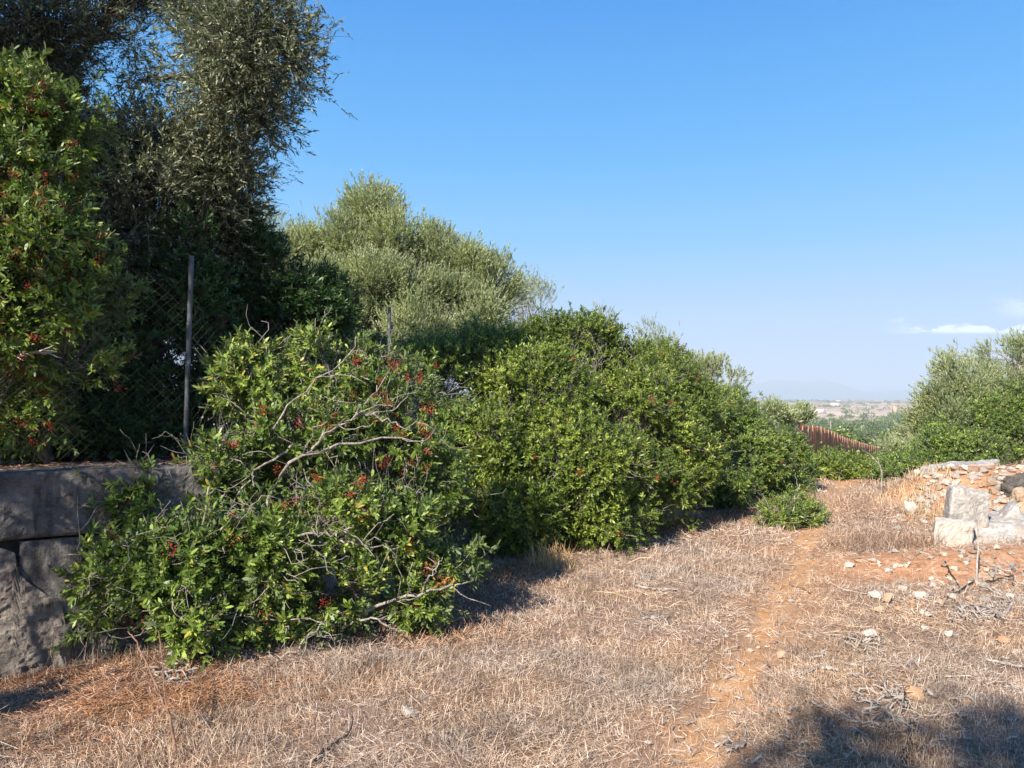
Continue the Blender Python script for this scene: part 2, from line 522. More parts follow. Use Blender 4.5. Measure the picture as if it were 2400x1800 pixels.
def sample_clumps(lobes, n, inner=.25, gap=.0, gap_scale=1.2, back=.45, rng=RNG, shell=(.82, 1.06)):
    C = np.array([l[0] for l in lobes]); R = np.array([l[1] for l in lobes])
    area = (R[:, 0] * R[:, 2] + R[:, 0] * R[:, 1] + R[:, 1] * R[:, 2])
    out_p, out_o, out_l = [], [], []
    got = 0
    while got < n:
        k = rng.choice(len(lobes), size=n, p=area / area.sum())
        v = unit(rng.normal(size=(n, 3)))
        r = np.where(rng.random(n) < inner, rng.uniform(.35, shell[0], n), rng.uniform(*shell, n))
        p = C[k] + v * R[k] * r[:, None]
        o = unit(v / R[k])
        keep = np.ones(n, bool)
        for j in range(len(lobes)):
            d = np.linalg.norm((p - C[j]) / R[j], axis=1)
            keep &= ~((d < .72) & (k != j))
        facing = np.einsum('ij,ij->i', o, unit(CAMP - p))
        keep &= (facing > -.25) | (rng.random(n) < back)
        if gap > 0:
            g = np.array([mnoise.noise(Vector(q * gap_scale)) for q in p])
            keep &= (g > -1 + gap) | (rng.random(n) < .06)
        keep &= p[:, 2] > H(p[:, 0], p[:, 1]) + .03
        out_p.append(p[keep]); out_o.append(o[keep]); out_l.append(k[keep])
        got += keep.sum()
    return np.concatenate(out_p)[:n], np.concatenate(out_o)[:n], np.concatenate(out_l)[:n]

def sprigs(mb, p, d, n, L, W, ang, sl, shape, rng=RNG, jit=.25, zmin=True):
    """n leaflets spiralling round each sprig stem (p, d, length sl)"""
    Nn = len(p); d = unit(d)
    ref = np.where(np.abs(d[:, 2:3]) > .9, np.array([1., 0, 0]), np.array([0, 0, 1.]))
    A = unit(np.cross(d, ref)); B = np.cross(d, A)
    k = np.arange(n)
    t = .25 + .75 * (k + .5) / n
    az_ = k * 2.39996 + rng.uniform(0, 6.28, (Nn, 1)) + rng.normal(0, .3, (Nn, n))
    a = np.radians(rng.uniform(ang[0], ang[1], (Nn, n))) * (1.1 - .45 * t)
    rad = A[:, None] * np.cos(az_)[..., None] + B[:, None] * np.sin(az_)[..., None]
    dd = d[:, None] * np.cos(a)[..., None] + rad * np.sin(a)[..., None] + rng.normal(0, jit * .5, (Nn, n, 3))
    nn = d[:, None] * np.sin(a)[..., None] - rad * np.cos(a)[..., None] + rng.normal(0, jit, (Nn, n, 3))
    pp = p[:, None] + d[:, None] * (t * np.ones((Nn, 1)) * sl[:, None])[..., None]
    big = rng.uniform(.62, 1.25, (Nn, 1))
    Ls = L * big * rng.uniform(.6, 1.25, (Nn, n)); Ws = W * big * rng.uniform(.7, 1.25, (Nn, n))
    pp, dd, nn, Ls, Ws = pp.reshape(-1, 3), dd.reshape(-1, 3), nn.reshape(-1, 3), Ls.ravel(), Ws.ravel()
    if zmin:
        tip = pp + unit(dd) * Ls[:, None]
        keep = np.minimum(tip[:, 2], pp[:, 2]) > H(pp[:, 0], pp[:, 1]) + .01
        pp, dd, nn, Ls, Ws = pp[keep], dd[keep], nn[keep], Ls[keep], Ws[keep]
    leaves(mb, pp, dd, nn, Ls, Ws, shape)

def billows(lobes, k, r=.45, rng=RNG):
    out = list(lobes)
    for c, R in lobes:
        for _ in range(k):
            v = unit(rng.normal(size=3) + np.array([0, -.35, .35]))
            f = rng.uniform(.7, 1.25) * r
            out.append((c + v * R * rng.uniform(.72, .9), R * f))
    return out

def plant(name, label, cat, lobes, base, n_clumps, mat, spr=8, nl=12, L=.034, W=.012, ang=(35, 75), sl=(.07, .13), cr=.12, up=.35,
          shape='hex', gap=.75, gap_scale=1.3, inner=.25, group=None, bark='bark', trunk=None, twig_r=.0022, limb_r=.03, berries=0,
          twigs=.35, back=.45, spread=.8, foliage='crown', wood='branches', bare=0, wf=.15, billow=0, limb_from=None):
    """shrub or tree: lobes of leafy clumps carried by limbs from base points"""
    base = np.atleast_2d(np.asarray(base, float))
    root = empty(name, base[0], label, cat, group)
    if billow: lobes = billows([(c, r * .88) for c, r in lobes], billow)
    cp, co, cl = sample_clumps(lobes, n_clumps, inner, gap, gap_scale, back)
    # sprigs
    n = len(cp)
    idx = np.repeat(np.arange(n), spr)
    sp = cp[idx] + RNG.normal(size=(n * spr, 3)) * cr * .55
    sd = unit(co[idx] * .75 + unit(sp - cp[idx]) * .55 + RNG.normal(size=(n * spr, 3)) * spread * .5 + np.array([0, 0, up]))
    sL = RNG.uniform(sl[0], sl[1], n * spr)
    mb = MB()
    sprigs(mb, sp - sd * sL[:, None] * .5, sd, nl, L, W, ang, sL, shape)
    fo = mb.build(foliage, mat, root)
    # wood
    wb = MB()
    C = np.array([l[0] for l in lobes])
    gz = H(base[:, 0], base[:, 1])
    bsel = base[[int(np.argmin(np.linalg.norm(base[:, :2] - c[:2], axis=1))) for c in C]]
    if limb_from is not None:
        lf = np.atleast_2d(np.asarray(limb_from, float))
        bsel = lf[[int(np.argmin(np.linalg.norm(lf - c, axis=1))) for c in C]]
    limb = wiggle_paths(bsel, C, 9, .06, .03)
    rr = np.linspace(1, .3, 9)[None] * limb_r * RNG.uniform(.6, 1.1, (len(C), 1))
    tubes(wb, limb, rr, 6)
    tsel = RNG.integers(3, 9, n)
    start = limb[cl, tsel]
    tw = wiggle_paths(start, cp, 6, .06, -.02)
    tubes(wb, tw, np.linspace(1, .35, 6)[None] * np.clip(limb_r * wf, .0025, .02) * RNG.uniform(.5, 1.2, (n, 1)), 4)
    k = RNG.random(n * spr) < twigs
    if k.any():
        t2 = wiggle_paths(cp[idx][k] * .7 + sp[k] * .3 - sd[k] * .03, sp[k] + sd[k] * sL[k][:, None] * .4, 3, .08)
        tubes(wb, t2, np.linspace(1, .6, 3)[None] * twig_r * np.ones((len(t2), 1)), 3)
    if bare:
        s2 = RNG.integers(0, n, bare)
        a0 = cp[s2]; dirn = unit(co[s2] + RNG.normal(size=(bare, 3)) * .5)
        for g in range(3):
            bb = a0 + unit(dirn + RNG.normal(size=(bare, 3)) * .45) * RNG.uniform(.08, .28, (bare, 1))
            tubes(wb, wiggle_paths(a0, bb, 5, .08), np.linspace(1, .4, 5)[None] * .0042 * (1 - .2 * g) * np.ones((bare, 1)), 4)
            a0 = a0 * .5 + bb * .5
    wb.build(wood, M[bark], root, smooth_shade=True)
    if trunk is not None:
        tbm = MB()
        for (a, b_, r0, r1) in trunk:
            pth = wiggle_paths(np.array([a]), np.array([b_]), 10, .035)
            tubes(tbm, pth, (np.linspace(r0, r1, 10) * (1 + .12 * np.sin(np.arange(10) * 2.2)))[None], 9)
        tbm.build('trunk', M[bark], root, smooth_shade=True)
    if berries:
        bb = MB()
        face = np.einsum('ij,ij->i', co, unit(CAMP - cp))
        cand = np.where(face > .15)[0]
        ch = RNG.choice(cand, min(berries, len(cand)), replace=False)
        berry_clusters(bb, cp[ch] + co[ch] * cr * .75 + unit(CAMP - cp[ch]) * cr * .35 + RNG.normal(0, .02, (len(ch), 3)), 40, .04)
        tag(bb.build('berries', M['berry'], root), kind='stuff')
    return root, cp, co

OCT = np.array([[1, 0, 0], [-1, 0, 0], [0, 1, 0], [0, -1, 0], [0, 0, 1], [0, 0, -1]], float)
OCF = np.array([[0, 2, 4], [2, 1, 4], [1, 3, 4], [3, 0, 4], [2, 0, 5], [1, 2, 5], [3, 1, 5], [0, 3, 5]])
def berry_clusters(mb, pts, per=34, size=.036, r=.0046):
    for c in pts:
        ax = unit(RNG.normal(size=3) + np.array([0, 0, .6]))
        k = RNG.integers(int(per * .5), per)
        q = c + RNG.normal(size=(k, 3)) * size * .42 + ax * RNG.uniform(-1, 1, (k, 1)) * size
        v = q[:, None] + OCT[None] * (r * RNG.uniform(.7, 1.3, (k, 1, 1)))
        f = (np.arange(k) * 6)[:, None, None] + OCF[None]
        mb.add(v.reshape(-1, 3), f.reshape(-1, 3))

def gp(px, Y):
    x = (px - 1200) / F * Y
    return np.array([x, Y, float(H(x, Y))])

Q = 1.0
def q(n): return max(8, int(n * Q))

# -- big wild olive, upper left
olive_near = dict(shape='quad', L=.050, W=.0125, ang=(22, 60), nl=13, sl=(.12, .24), up=.12, spread=.95, cr=.22, wf=.12)
b0 = gp(250, 7.6)
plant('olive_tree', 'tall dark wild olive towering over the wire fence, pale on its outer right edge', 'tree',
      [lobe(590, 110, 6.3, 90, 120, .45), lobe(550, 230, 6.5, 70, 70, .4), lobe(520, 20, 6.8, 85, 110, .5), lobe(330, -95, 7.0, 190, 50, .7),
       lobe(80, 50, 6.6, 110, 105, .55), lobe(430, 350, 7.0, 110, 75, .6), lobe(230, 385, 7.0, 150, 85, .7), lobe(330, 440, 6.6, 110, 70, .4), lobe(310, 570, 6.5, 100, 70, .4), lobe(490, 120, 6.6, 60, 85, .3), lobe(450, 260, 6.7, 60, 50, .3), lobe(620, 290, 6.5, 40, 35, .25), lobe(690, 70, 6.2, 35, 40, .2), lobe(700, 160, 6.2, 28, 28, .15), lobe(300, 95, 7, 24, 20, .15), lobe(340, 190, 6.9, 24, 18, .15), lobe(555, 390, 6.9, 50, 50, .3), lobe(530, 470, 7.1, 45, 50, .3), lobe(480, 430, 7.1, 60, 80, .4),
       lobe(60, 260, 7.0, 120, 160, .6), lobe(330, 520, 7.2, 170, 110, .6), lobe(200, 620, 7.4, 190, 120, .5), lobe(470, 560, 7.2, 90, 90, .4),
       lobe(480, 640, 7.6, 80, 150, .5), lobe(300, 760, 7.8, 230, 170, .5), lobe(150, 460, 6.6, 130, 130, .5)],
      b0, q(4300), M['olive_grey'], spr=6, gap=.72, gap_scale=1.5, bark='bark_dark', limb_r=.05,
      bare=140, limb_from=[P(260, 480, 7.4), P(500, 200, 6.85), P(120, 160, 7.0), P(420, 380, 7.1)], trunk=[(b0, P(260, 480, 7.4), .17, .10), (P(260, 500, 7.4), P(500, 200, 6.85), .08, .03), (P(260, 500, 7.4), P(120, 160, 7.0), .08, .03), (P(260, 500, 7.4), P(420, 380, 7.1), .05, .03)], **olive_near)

# -- dark shrubs behind the fence
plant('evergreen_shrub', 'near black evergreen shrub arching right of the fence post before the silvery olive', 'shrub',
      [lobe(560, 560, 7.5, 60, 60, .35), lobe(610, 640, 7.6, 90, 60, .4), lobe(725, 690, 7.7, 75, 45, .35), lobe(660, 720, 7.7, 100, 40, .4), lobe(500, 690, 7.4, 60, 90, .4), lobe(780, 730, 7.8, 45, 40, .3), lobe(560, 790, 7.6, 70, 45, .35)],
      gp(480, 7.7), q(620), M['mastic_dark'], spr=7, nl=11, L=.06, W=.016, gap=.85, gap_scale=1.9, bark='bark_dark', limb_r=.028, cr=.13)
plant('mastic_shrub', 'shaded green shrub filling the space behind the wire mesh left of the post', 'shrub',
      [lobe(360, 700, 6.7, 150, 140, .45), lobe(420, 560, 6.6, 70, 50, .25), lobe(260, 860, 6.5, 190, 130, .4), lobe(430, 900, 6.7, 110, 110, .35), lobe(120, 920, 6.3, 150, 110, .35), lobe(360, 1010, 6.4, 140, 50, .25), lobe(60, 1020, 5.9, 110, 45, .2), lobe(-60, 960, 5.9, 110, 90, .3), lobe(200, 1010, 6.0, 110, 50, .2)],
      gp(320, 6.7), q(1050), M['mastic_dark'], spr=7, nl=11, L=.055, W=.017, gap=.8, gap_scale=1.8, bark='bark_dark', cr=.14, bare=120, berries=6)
# -- left berry shrub
plant('mastic_shrub', 'sunlit shrub with red berry clusters above the wall at the far left edge', 'shrub',
      [lobe(30, 230, 5.3, 90, 60, .3), lobe(60, 400, 5.3, 100, 90, .35), lobe(150, 300, 5.5, 80, 60, .3), lobe(90, 560, 5.2, 120, 90, .35), lobe(40, 660, 5.1, 90, 80, .3),
       lobe(170, 700, 5.3, 110, 100, .35), lobe(30, 780, 5.1, 80, 60, .25), lobe(150, 840, 5.4, 120, 80, .3), lobe(70, 960, 5.5, 120, 60, .25), lobe(-120, 560, 5.0, 130, 260, .4)],
      [gp(120, 5.7), gp(-60, 5.4)], q(760), M['mastic'], spr=7, nl=12, L=.054, W=.017, gap=.8, gap_scale=2.2, cr=.11, berries=120)

# -- foreground berry shrub
fgl = [lobe(600, 900, 5.75, 110, 90, .35), lobe(770, 860, 5.9, 120, 90, .35), lobe(930, 900, 6.0, 100, 100, .35), lobe(690, 1030, 5.5, 150, 85, .35),
       lobe(890, 1030, 5.7, 140, 85, .35), lobe(530, 1110, 5.3, 100, 90, .3), lobe(340, 1180, 4.95, 95, 65, .22), lobe(250, 1330, 4.75, 85, 80, .22), lobe(410, 1330, 4.8, 140, 100, .3),
       lobe(600, 1290, 4.95, 140, 110, .35), lobe(780, 1210, 5.25, 140, 100, .35), lobe(950, 1250, 5.45, 110, 85, .3), lobe(1070, 1300, 5.5, 65, 50, .22),
       lobe(790, 1390, 5.1, 130, 75, .3), lobe(480, 1460, 4.72, 110, 60, .22), lobe(980, 1400, 5.3, 70, 50, .22), lobe(1000, 1120, 5.9, 95, 100, .35), lobe(660, 1460, 4.9, 90, 40, .2), lobe(300, 1440, 4.7, 100, 40, .15)]
fgb = np.array([gp(520, 5.15), gp(760, 5.4), gp(420, 5.0)])
fgl = [(c, r * .86) for c, r in fgl]
fg, fcp, fco = plant('mastic_shrub', 'large foreground shrub with pale bare branches and red berries against the stone wall', 'shrub', fgl, fgb, q(1500), M['mastic'], spr=6, nl=13, L=.052, W=.0165,
      gap=.98, gap_scale=2.8, cr=.10, up=.35, berries=0, bare=280, twigs=.7, limb_r=.022, wf=.13, back=.5)

def fg_details():
    wb = MB()
    def br(pts, r0, r1, kids=4):
        pts = np.array([P(*p_) for p_ in pts])
        t = np.linspace(0, len(pts) - 1, 14)
        i = np.clip(t.astype(int), 0, len(pts) - 2); f = (t - i)[:, None]
        pa = pts[i] * (1 - f) + pts[i + 1] * f
        pa[1:-1] = (pa[:-2] + 2 * pa[1:-1] + pa[2:]) / 4
        pa += RNG.normal(size=pa.shape) * .009
        tubes(wb, pa[None], np.linspace(r0, r1, 14)[None], 7)
        for _ in range(kids):
            j = RNG.integers(4, 13)
            dv = unit(pa[min(j + 1, 13)] - pa[j - 1] + RNG.normal(size=3) * .08)
            e = pa[j] + unit(dv + RNG.normal(size=3) * .6) * RNG.uniform(.12, .4)
            tubes(wb, wiggle_paths(pa[j][None], e[None], 6, .07), np.linspace(r1 * 1.0, .0025, 6)[None], 5)
    br([(520, 1480, 5.1), (580, 1330, 4.9), (630, 1165, 4.95), (665, 1095, 4.95), (730, 1050, 5.0), (800, 1055, 5.05), (900, 1020, 5.2), (985, 1040, 5.3)], .016, .005, 3)
    br([(730, 1052, 5.0), (780, 1000, 5.1), (850, 970, 5.2), (930, 960, 5.35), (960, 925, 5.4)], .008, .003, 3)
    br([(800, 1000, 5.1), (850, 950, 5.2), (890, 905, 5.3)], .007, .003, 3)
    br([(850, 970, 5.2), (920, 985, 5.2), (960, 1010, 5.2)], .008, .003, 3)
    br([(440, 1500, 4.9), (480, 1340, 4.75), (520, 1240, 4.7), (590, 1190, 4.75)], .013, .004, 4)
    br([(560, 1400, 4.9), (520, 1300, 4.8), (470, 1220, 4.7), (500, 1120, 4.75)], .012, .004, 4)
    br([(740, 1500, 5.2), (820, 1440, 5.1), (940, 1405, 5.1), (1030, 1385, 5.1), (1105, 1360, 5.2)], .015, .004, 5)
    br([(985, 1395, 5.1), (1015, 1340, 5.1), (1040, 1300, 5.15)], .008, .003, 2)
    br([(760, 1490, 5.2), (860, 1440, 5.0), (920, 1475, 4.95)], .010, .004, 3)
    br([(700, 1480, 5.1), (610, 1450, 4.8), (720, 1450, 4.75)], .009, .003, 3)
    br([(560, 1540, 4.8), (690, 1530, 4.72), (780, 1440, 4.85)], .010, .004, 3)
    br([(800, 1270, 5.0), (860, 1280, 4.95), (940, 1285, 5.0)], .008, .003, 3)
    br([(620, 1250, 4.8), (740, 1255, 4.8), (830, 1240, 4.9)], .009, .004, 4)
    br([(880, 1530, 5.0), (980, 1535, 4.95), (1060, 1520, 5.0)], .008, .003, 3)
    br([(700, 1040, 5.3), (600, 1100, 5.1), (530, 1200, 4.9)], .010, .004, 4)
    br([(640, 1010, 5.2), (690, 930, 5.3), (830, 830, 5.6), (835, 790, 5.6)], .007, .003, 2)
    wb.build('bare_branch', M['bark_pale'], fg, smooth_shade=True)
    spots = [(835, 850), (835, 840), (855, 880), (905, 925), (880, 930), (915, 850), (930, 855), (955, 885), (985, 885), (800, 985), (785, 975), (890, 895), (830, 925), (820, 940), (845, 930),
             (875, 950), (910, 945), (700, 990), (760, 1000), (770, 1008), (925, 978), (930, 1005), (940, 1015), (880, 985), (1000, 960), (1010, 955), (990, 1000), (1000, 1060), (1002, 1020), (895, 1085),
             (905, 1082), (945, 1105), (965, 1085), (1000, 1095), (850, 1125), (845, 1130), (820, 1160), (600, 1010), (615, 960), (540, 1040), (550, 1042), (650, 1100), (500, 1180), (545, 1210), (660, 1190),
             (680, 1180), (500, 1090), (555, 1260), (400, 1290), (265, 1258), (280, 1340), (850, 1210), (870, 1225), (960, 1280), (620, 1440), (760, 1410), (1000, 1330), (1015, 1320), (740, 1120), (900, 1190), (570, 1170), (340, 1440)]
    pts = []
    allc = fcp[np.einsum('ij,ij->i', fco, unit(CAMP - fcp)) > 0]
    prj = np.stack([1200 + F * allc[:, 0] / allc[:, 1], 940 - F * (allc[:, 2] - CAMZ) / allc[:, 1]], -1)
    for (x, y) in spots:
        d = np.hypot(prj[:, 0] - x, prj[:, 1] - y)
        k = np.argsort(d)[:6]
        Yd = allc[k, 1].min() - .07
        pts.append(P(x, y, Yd))
    bb = MB(); berry_clusters(bb, np.array(pts), 40, .036)
    tag(bb.build('berries', M['berry'], fg), kind='stuff')
    db = MB()
    c = P(1045, 1365, 5.15)
    n = 40
    leaves(db, c + RNG.normal(size=(n, 3)) * .03, RNG.normal(size=(n, 3)) + np.array([0, 0, -.6]), RNG.normal(size=(n, 3)), RNG.uniform(.03, .05, n), RNG.uniform(.01, .016, n), 'hex')
    o = db.build('dead_leaves', M['deadleaf'], fg)
    o['label'] = 'withered orange brown leaf bunch'
fg_details()

# -- shrubs further along the fence
plant('mastic_shrub', 'half shaded green shrub below the dark fence post top', 'shrub',
      [lobe(790, 825, 8.5, 90, 50, .4), lobe(690, 850, 8.1, 110, 80, .45), lobe(960, 870, 8.7, 100, 48, .4), lobe(1040, 900, 8.8, 80, 100, .45), lobe(900, 900, 8.6, 110, 80, .4), lobe(1060, 1080, 8.2, 60, 120, .35)],
      [gp(760, 8.8), gp(1000, 9.0)], q(720), M['mastic'], spr=6, nl=12, L=.055, W=.018, gap=.82, gap_scale=1.5, cr=.14, berries=16, bare=40)
plant('mastic_shrub', 'biggest rounded yellow green shrub at the middle of the hedge beside the path', 'shrub',
      [lobe(1140, 830, 9.2, 100, 75, .55), lobe(1340, 795, 9.8, 120, 50, .6), lobe(1260, 920, 8.8, 160, 110, .7), lobe(1450, 880, 9.9, 110, 80, .6), lobe(1160, 1040, 8.3, 110, 120, .6),
       lobe(1340, 1070, 8.4, 160, 130, .7), lobe(1520, 1010, 9.6, 120, 95, .6), lobe(1555, 900, 10.6, 80, 60, .5), lobe(1430, 830, 10.0, 90, 50, .5), lobe(1490, 950, 9.4, 90, 80, .55), lobe(1460, 1100, 8.9, 90, 90, .5), lobe(1545, 850, 11, 60, 35, .4), lobe(1600, 960, 10.6, 70, 60, .5), lobe(1620, 1080, 10.0, 70, 80, .5), lobe(1210, 1200, 8.0, 115, 85, .5), lobe(1400, 1210, 8.4, 130, 80, .55), lobe(1550, 1150, 9.4, 110, 75, .5)],
      [gp(1250, 9.0), gp(1400, 9.4), gp(1530, 10)], q(4300), M['mastic_yellow'], spr=6, nl=12, L=.046, W=.0155, gap=.86, gap_scale=1.3, cr=.13, berries=34, bare=230, inner=.2, back=.3, billow=2)
plant('mastic_shrub', 'deep green shrub where the hedge ends beside the dry field', 'shrub',
      [lobe(1660, 970, 12.2, 75, 50, .5), lobe(1610, 1050, 11.2, 100, 80, .6), lobe(1740, 1010, 12.8, 70, 60, .55), lobe(1760, 1070, 12.3, 90, 75, .6), lobe(1840, 1060, 13.4, 45, 45, .45),
       lobe(1690, 1130, 11.4, 105, 55, .5), lobe(1830, 1130, 12.8, 75, 45, .45), lobe(1880, 1110, 13.8, 25, 25, .3), lobe(1700, 945, 13.2, 70, 35, .5)],
      [gp(1650, 12), gp(1780, 13)], q(2300), M['mastic'], spr=6, nl=11, L=.050, W=.017, gap=.84, gap_scale=1.2, cr=.14, berries=40, bare=110, back=.3, inner=.2, billow=3)
plant('low_shrub', 'small low green shrub standing alone in dry grass near the path', 'shrub',
      [lobe(1830, 1205, 9.9, 45, 32, .25), lobe(1890, 1205, 10.1, 45, 28, .25), lobe(1860, 1180, 10.2, 30, 28, .2), lobe(1800, 1220, 9.8, 25, 18, .15)],
      gp(1855, 10.0), q(130), M['mastic'], spr=6, nl=10, L=.045, W=.014, gap=.7, cr=.08, bare=12, limb_r=.014)

# -- olives
ol_mid = dict(shape='quad', L=.060, W=.0135, ang=(12, 48), nl=11, sl=(.11, .21), up=.95, spread=.6, cr=.22, twigs=.12, wf=.10, billow=4)
b1 = gp(900, 13.4)
plant('olive_tree', 'tallest round silvery green olive rising in the centre behind the hedge', 'tree',
      [lobe(872, 490, 13.2, 70, 58, .6), lobe(800, 560, 12.9, 62, 55, .55), lobe(735, 590, 13, 62, 62, .6), lobe(930, 560, 12.8, 70, 62, .6), lobe(1010, 590, 13.1, 62, 58, .6), lobe(1075, 625, 12.9, 60, 52, .55), lobe(1135, 668, 13, 50, 55, .5), lobe(662, 630, 13, 58, 55, .55),
       lobe(770, 670, 12.5, 75, 62, .55), lobe(880, 660, 12.3, 80, 65, .6), lobe(980, 680, 12.4, 70, 60, .55), lobe(1080, 705, 12.6, 60, 52, .5), lobe(690, 725, 12.6, 85, 55, .5), lobe(850, 740, 12.3, 90, 50, .5), lobe(1150, 725, 13, 40, 40, .45), lobe(1165, 655, 13.1, 50, 52, .45), lobe(1185, 705, 13.2, 40, 40, .4)],
      b1, q(4200), M['olive'], spr=6, gap=.72, gap_scale=1.7, limb_r=.05, trunk=[(b1, P(880, 720, 13.2), .2, .12)], back=.3, inner=.25, bare=0, bark='bark_dark', **{**ol_mid, 'billow': 2, 'cr': .17})
plant('olive_tree', 'low yellowish olive shrub between the dark post and the big shrub', 'tree',
      [lobe(980, 750, 11.9, 70, 50, .35), lobe(1080, 745, 12.0, 70, 36, .35), lobe(930, 790, 11.8, 60, 45, .35), lobe(1130, 730, 12.1, 40, 36, .3), lobe(1030, 800, 11.9, 90, 45, .35)],
      gp(1010, 12.2), q(480), M['olive'], spr=6, gap=.8, limb_r=.025, back=.3, **{**ol_mid, 'L': .06, 'W': .014})
plant('olive_tree', 'pale grey olive top just visible right of the dark left tree', 'tree',
      [lobe(620, 540, 15.5, 45, 45, .5), lobe(600, 620, 15.5, 60, 60, .5), lobe(590, 740, 15.5, 80, 90, .6)], gp(610, 16), q(230), M['olive_pale'], spr=6, gap=.8, limb_r=.04, back=.3, **ol_mid)
plant('olive_tree', 'wispy pale olive crown at the right shoulder of the tall olive', 'tree',
      [lobe(1250, 710, 15.5, 50, 45, .5), lobe(1310, 745, 16, 50, 28, .4), lobe(1215, 690, 15.5, 35, 40, .4), lobe(1390, 750, 16, 45, 18, .4), lobe(1280, 790, 16, 100, 40, .5)], gp(1270, 16), q(260), M['olive_pale'], spr=5, gap=.75, limb_r=.03, back=.4, **ol_mid)
plant('olive_tree', 'thin whitish olive sprouting above the hedge against the sky', 'tree',
      [lobe(1525, 785, 16.5, 25, 28, .3), lobe(1560, 815, 16.5, 22, 25, .3), lobe(1535, 840, 16.5, 50, 30, .4), lobe(1500, 880, 16.5, 60, 40, .4)], gp(1530, 17), q(110), M['olive_pale'], spr=5, gap=.7, limb_r=.025, back=.5, **ol_mid)
plant('olive_tree', 'dome shaped dull green olive behind the far part of the hedge', 'tree',
      [lobe(1660, 885, 19, 65, 38, .8), lobe(1610, 880, 19, 50, 30, .7), lobe(1710, 905, 19, 30, 30, .5), lobe(1650, 930, 19, 90, 35, .7)], gp(1660, 19.5), q(420), M['olive'], spr=6, gap=.85, limb_r=.05, back=.3, **{**ol_mid, 'L': .09, 'W': .022})
plant('olive_tree', 'yellow green young olive beside the start of the rusty fence', 'tree',
      [lobe(1810, 965, 30, 22, 10, .6), lobe(1880, 972, 32, 24, 10, .6), lobe(1840, 980, 31, 30, 10, .6), lobe(1780, 985, 29, 25, 20, .6)],
      gp(1850, 32), q(300), M['olive'], spr=6, gap=.8, limb_r=.05, back=.3, **{**ol_mid, 'L': .13, 'W': .034, 'cr': .22, 'sl': (.2, .36)})

# -- right side
plant('mastic_shrub', 'bright green low shrub in front of the rusty fence', 'shrub',
      [lobe(1960, 1085, 16.5, 40, 18, .4), lobe(2010, 1092, 17, 45, 16, .4), lobe(1930, 1092, 16, 25, 16, .4), lobe(2060, 1094, 17, 40, 16, .4), lobe(1990, 1110, 16, 60, 12, .3), lobe(2090, 1090, 17.5, 30, 16, .3)],
      gp(1990, 17), q(560), M['mastic_yellow'], spr=6, nl=9, L=.06, W=.022, gap=.8, cr=.17, back=.3, bare=20)
plant('mastic_shrub', 'glossy green shrub behind the long pale stone slab', 'shrub',
      [lobe(2110, 1095, 15.5, 50, 20, .4), lobe(2165, 1088, 16, 50, 25, .5), lobe(2080, 1112, 15, 30, 14, .3), lobe(2220, 1060, 16, 60, 45, .5), lobe(2290, 1060, 15.5, 60, 40, .5), lobe(2210, 1020, 17, 40, 40, .5)],
      gp(2160, 16), q(560), M['mastic'], spr=6, nl=9, L=.06, W=.022, gap=.82, cr=.17, back=.3)
b2 = gp(2190, 19.5)
plant('olive_tree', 'grey green olive with drooping left side on the right of the valley view', 'tree',
      [lobe(2205, 920, 19, 50, 42, .7), lobe(2190, 985, 19, 45, 48, .7), lobe(2260, 895, 19, 60, 58, .8), lobe(2240, 980, 18.6, 60, 60, .7), lobe(2185, 1035, 18.8, 28, 25, .4)],
      b2, q(950), M['olive'], spr=6, gap=.85, limb_r=.05, back=.3, trunk=[(b2, P(2200, 980, 19.3), .16, .1)], **{**ol_mid, 'L': .075, 'W': .019})
b3 = gp(2370, 20)
plant('olive_tree', 'tall full olive at the right edge of the photo against the sky', 'tree',
      [lobe(2340, 850, 20, 60, 50, .8), lobe(2390, 835, 20, 50, 45, .8), lobe(2300, 900, 19.6, 50, 45, .7), lobe(2380, 910, 19.5, 70, 60, .8), lobe(2450, 880, 20, 80, 70, .9), lobe(2480, 980, 20, 100, 80, .9), lobe(2350, 960, 19.5, 80, 60, .8)],
      b3, q(1300), M['olive'], spr=6, gap=.87, limb_r=.05, back=.3, trunk=[(b3, P(2370, 950, 20), .16, .1)], **{**ol_mid, 'L': .075, 'W': .019})
plant('mastic_shrub', 'dense dark green shrub below the right edge olive behind the rubble mound', 'shrub',
      [lobe(2300, 985, 17, 60, 50, .6), lobe(2380, 960, 17, 60, 60, .6), lobe(2400, 1020, 16.5, 80, 50, .6), lobe(2320, 1040, 16.5, 60, 40, .5), lobe(2470, 1000, 16.5, 70, 80, .6)],
      gp(2360, 17), q(620), M['mastic'], spr=6, nl=9, L=.06, W=.022, gap=.83, cr=.18, back=.3)
plant('olive_tree', 'small rounded grey olive bush at the right end of the rusty fence', 'tree',
      [lobe(2120, 1042, 28, 28, 13, .6), lobe(2095, 1055, 27, 24, 10, .5), lobe(2140, 1062, 27, 40, 14, .6)], gp(2115, 28), q(180), M['olive'], spr=6, gap=.8, limb_r=.04, back=.3, **{**ol_mid, 'L': .11, 'W': .03, 'cr': .3})

